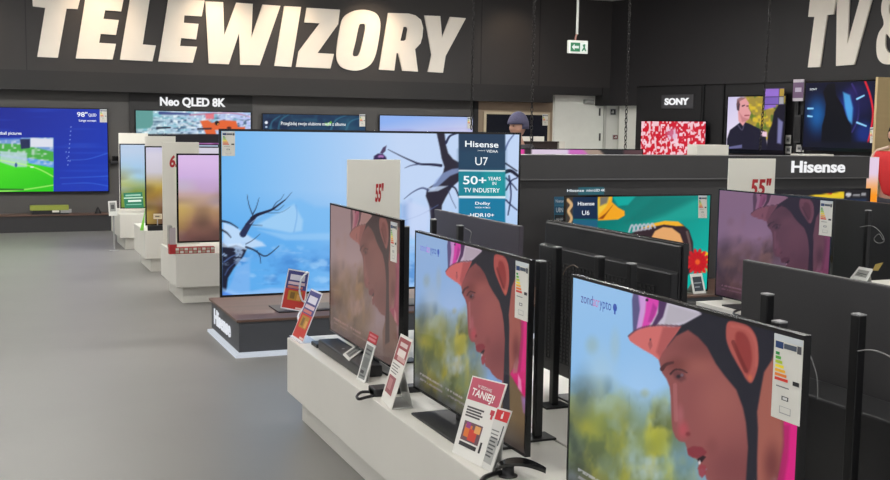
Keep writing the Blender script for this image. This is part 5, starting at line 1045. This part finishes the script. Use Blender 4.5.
# ================================================================ PEOPLE
def skin_body(name, nodes, edges, root, m, parent, sub=2):
    me = bpy.data.meshes.new(name); base = BASE[parent.name]; ks = list(nodes); me.from_pydata([tuple(np.array(nodes[k][0])-base) for k in ks], [(ks.index(a), ks.index(b)) for a, b in edges], [])
    o = bpy.data.objects.new(name, me); link(o, parent, None); me.materials.append(m)
    s = o.modifiers.new('skin', 'SKIN'); s.use_smooth_shade = True
    for i, k in enumerate(ks):
        r = nodes[k][1]; r = (r, r) if not isinstance(r, tuple) else r; sv = me.skin_vertices[0].data[i]; sv.radius = r; sv.use_root = (k == root)
    ss = o.modifiers.new('subdivision', 'SUBSURF'); ss.levels = sub; ss.render_levels = sub
    return o
def person(label, x, y, face, H, jacket, trousers, skinc, hat=None, hair=(50, 40, 35), pose=0.0, stripe=None, head_dx=0.0):
    t = thing('person', label, 'person', (x, y, 0)); c, s = math.cos(face), math.sin(face); k = H/1.75
    def W(f, l, z): return (x+(f*c-l*s)*k, y+(f*s+l*c)*k, z*k)        # forward, left, up
    SK_ = mat('skin_%d' % skinc[0], skinc, .5); hz = 1.63
    N = {'pel': (W(0, 0, .95), (.13, .10)), 'sp': (W(0, 0, 1.12), (.125, .09)), 'ch': (W(0, 0, 1.32), (.15, .10)), 'nk': (W(0, 0, 1.46), .055), 'hd0': (W(.01, 0, 1.55), .06)}
    E_ = [('pel', 'sp'), ('sp', 'ch'), ('ch', 'nk'), ('nk', 'hd0')]
    for sgn, q in ((1, 'l'), (-1, 'r')):
        N[q+'sh'] = (W(0, .17*sgn, 1.40), .052); N[q+'el'] = (W(.02, .24*sgn, 1.12), .038); N[q+'wr'] = (W(.12, .22*sgn, .88), .026); N[q+'pm'] = (W(.15, .22*sgn, .80), (.034, .018))
        E_ += [('ch', q+'sh'), (q+'sh', q+'el'), (q+'el', q+'wr'), (q+'wr', q+'pm')]
        for f in range(4):
            N[q+'f%da' % f] = (W(.14+.018*f, .22*sgn, .755-.002*f), .009); N[q+'f%db' % f] = (W(.155+.018*f, (.215)*sgn, .715+.006*abs(f-1.5)), .008); E_ += [(q+'pm', q+'f%da' % f), (q+'f%da' % f, q+'f%db' % f)]
        N[q+'ta'] = (W(.185, .205*sgn, .80), .010); N[q+'tb'] = (W(.20, .20*sgn, .765), .009); E_ += [(q+'pm', q+'ta'), (q+'ta', q+'tb')]
        N[q+'hp'] = (W(0, .09*sgn, .90), .085); N[q+'kn'] = (W(.02, .10*sgn, .49), .055); N[q+'an'] = (W(-.02, .10*sgn, .10), .036); N[q+'to'] = (W(.14, .11*sgn, .035), (.04, .03)); E_ += [('pel', q+'hp'), (q+'hp', q+'kn'), (q+'kn', q+'an'), (q+'an', q+'to')]
    skin_body('body', N, E_, 'pel', SK_, t, 1)
    # head with face as part of a shaped mesh
    mb = MB(); bm = bmesh.new(); bmesh.ops.create_uvsphere(bm, u_segments=32, v_segments=24, radius=1.0)
    for v in bm.verts:
        X, Y, Z = v.co; fx, ly, uz = X*.098, Y*.076, Z*.118
        if Z < -.2: fx *= 1-.25*(-Z-.2); ly *= 1-.35*(-Z-.2)
        if X > .6:
            fx += .022*math.exp(-((Y/.18)**2+((Z+.12)/.22)**2)); fx -= .010*math.exp(-(((abs(Y)-.36)/.16)**2+((Z-.08)/.12)**2)); fx += .006*math.exp(-((Y/.3)**2+((Z+.52)/.07)**2)); fx += .008*math.exp(-((Y/.25)**2+((Z+.85)/.12)**2))
        if abs(Y) > .8 and abs(Z) < .28 and abs(X) < .3: ly *= 1.16
        v.co = Vector(W(fx+.02, ly, hz+uz))-Vector(BASE[t.name].tolist())
    me = bpy.data.meshes.new('head'); bm.to_mesh(me); bm.free(); me.materials.append(SK_); me.polygons.foreach_set('use_smooth', [True]*len(me.polygons)); o = bpy.data.objects.new('head', me); link(o, t, None); hd = o
    for sgn in (1, -1):
        e = W(.105, .029*sgn, hz+.012); part('eye', MB().lathe((e[0], e[1], e[2]-.008), [(.002, 0), (.009, .004), (.011, .008), (.009, .012), (.002, .016)], mat('eye_dark', (40, 32, 30), .2), 12), hd)
    mth = [W(.098, y_, hz-.062) for y_ in (-.022, 0, .022)]; part('mouth', MB().tube(mth, .005, mat('lips', (150, 80, 76), .5), 6), hd)
    # hair / hat
    cap = []; bm = bmesh.new(); bmesh.ops.create_uvsphere(bm, u_segments=28, v_segments=20, radius=1.0); dele = []
    for v in bm.verts:
        X, Y, Z = v.co; lim = (.18 if hat else .30) if X > .35 else (-.15 if hat else -.55)
        if Z < lim-.12: dele.append(v)
        g_ = 1.26 if hat else 1.08; v.co = Vector(W(X*.098*g_+.012, Y*.078*g_, hz+.006+Z*.120*(g_+.06)))-Vector(BASE[t.name].tolist())
    bmesh.ops.delete(bm, geom=dele, context='VERTS'); me = bpy.data.meshes.new('hat' if hat else 'hair'); bm.to_mesh(me); bm.free(); me.materials.append(mat('knit_hat' if hat else 'hair_%d' % hair[0], hat or hair, .9, var=.15, scale=60, bump=.4)); me.polygons.foreach_set('use_smooth', [True]*len(me.polygons))
    o = bpy.data.objects.new('hat' if hat else 'hair', me); link(o, hd, None); so = o.modifiers.new('thickness', 'SOLIDIFY'); so.thickness = .008; so.offset = 1
    # clothes
    g_ = 1.0; J = {'pel': (W(0, 0, .90), (.175, .135)), 'sp': (W(0, 0, 1.10), (.165, .13)), 'ch': (W(0, 0, 1.31), (.185, .14)), 'nk': (W(0, 0, 1.44), .085)}
    E2 = [('pel', 'sp'), ('sp', 'ch'), ('ch', 'nk')]
    for sgn, q in ((1, 'l'), (-1, 'r')):
        J[q+'sh'] = (W(0, .18*sgn, 1.385), .082); J[q+'el'] = (W(.02, .25*sgn, 1.12), .064); J[q+'wr'] = (W(.11, .225*sgn, .905), .046); E2 += [('ch', q+'sh'), (q+'sh', q+'el'), (q+'el', q+'wr')]
    skin_body('jacket', J, E2, 'pel', mat('jacket_%d_%d' % jacket[:2], jacket, .7, var=.06, scale=9, bump=.15), t, 2)
    T_ = {'pel': (W(0, 0, .93), (.155, .12))}; E3 = []
    for sgn, q in ((1, 'l'), (-1, 'r')):
        T_[q+'hp'] = (W(0, .095*sgn, .84), .105); T_[q+'kn'] = (W(.02, .10*sgn, .49), .078); T_[q+'an'] = (W(-.02, .10*sgn, .10), .062); E3 += [('pel', q+'hp'), (q+'hp', q+'kn'), (q+'kn', q+'an')]
    skin_body('trousers', T_, E3, 'pel', mat('trousers_%d' % trousers[0], trousers, .8), t, 2)
    for sgn in (1, -1):
        f0 = W(-.07, .105*sgn, 0); mb = MB(); P8 = [W(-.08, .105*sgn-.045, 0), W(.20, .105*sgn-.05, 0), W(.20, .105*sgn+.05, 0), W(-.08, .105*sgn+.045, 0), W(-.07, .105*sgn-.035, .10), W(.17, .105*sgn-.035, .05), W(.17, .105*sgn+.035, .05), W(-.07, .105*sgn+.035, .10)]
        mb.hexa(P8, BLACK_MATT); part('shoe', mb, t, bevel=.015)
    if stripe:
        for sgn in (1, -1):
            mb = MB(); mb.tube([W(.06, .06*sgn, 1.50), W(.05, .13*sgn, 1.475), W(.0, .20*sgn, 1.455), W(-.02, .25*sgn, 1.40), W(0, .29*sgn, 1.28)], .016, mat('stripe_cream', stripe, .7)); part('sleeve_stripe', mb, kid(t, 'jacket'))
    return t
pp = at(519, 124, 'Y', 11.3)
hz_top = float(at(519, 113.3, 'Y', 11.3)[2])
person('person in a blue grey knitted hat and dark coat beyond the partition', pp[0], 11.3, math.radians(195), hz_top/1.78*1.75, (40, 38, 44), (45, 48, 60), (196, 150, 130), hat=(84, 82, 108))
pr = at(896, 150, 'Y', 9.9)
person('person in a red jacket with a cream sleeve stripe at the right edge', pr[0], 9.9, math.radians(215), 1.80, (205, 36, 40), (40, 42, 52), (206, 160, 140), stripe=(222, 196, 176))

# ================================================================ LIGHTS
def ceiling_light(x, y, lx, ly, s):
    t = thing('ceiling_light', 'long white ceiling light above the shop floor at %s' % ('the back' if y > 12 else 'the front'), 'lamp', (x, y, CEIL), 'ceiling lights')
    part('housing', MB().box(x-lx/2-.03, y-ly/2-.03, CEIL-.06, x+lx/2+.03, y+ly/2+.03, CEIL-.001, WHITE), t)
    part('diffuser', MB().box(x-lx/2, y-ly/2, CEIL-.075, x+lx/2, y+ly/2, CEIL-.061, mat('lamp_diffuser_%g' % s, (255, 253, 248), .5, emit=s)), t)
LAMP = 34.0
for y in (0.5, 4.0, 7.5, 11.0, 14.2):
    for x in (-4.5, 0.0, 4.5, 9.0):
        if x == 9.0 and y > 12: x = 7.8
        ceiling_light(x, y, 2.6, .22, LAMP*(2.3 if y > 12 else .95))
# warm spots washing the lettering
for (x, e) in ((-.4, .8), (1.62, 1.0), (3.4, 1.3), (4.55, 1), (6.0, 1.3), (8.6, .5)):
    l = bpy.data.lights.new('warm_spot', 'SPOT'); l.energy = 55*e; l.color = (1, .74, .5); l.spot_size = math.radians(75); l.spot_blend = 1.0; l.shadow_soft_size = .06
    o = bpy.data.objects.new('warm_spot', l); COL.objects.link(o); o.location = (x, YB-.95, CEIL-.1); dv = Vector((x, YB, 3.1))-o.location; o.rotation_euler = dv.to_track_quat('-Z', 'Y').to_euler()
    t = thing('spotlight', 'small black ceiling spotlight aimed at the lettering', 'lamp', (x, YB-.8, CEIL), 'ceiling spotlights'); part('can', MB().lathe((x, YB-.80, CEIL-.16), [(.05, .06), (.05, .14), (.03, .15)], BLACK, 14), t); part('track', MB().box(x-.1, YB-.82, CEIL-.02, x+.1, YB-.78, CEIL-.001, BLACK), t)
w = bpy.data.worlds.new('shop_surroundings'); SC.world = w; w.use_nodes = True; bg = w.node_tree.nodes['Background']; bg.inputs[0].default_value = (.33, .335, .345, 1); bg.inputs[1].default_value = 2.1
SC.view_settings.view_transform = 'Standard'; SC.view_settings.look = 'None'; SC.view_settings.exposure = 0.0; SC.view_settings.gamma = 1.0; SC.view_settings.use_curve_mapping = False
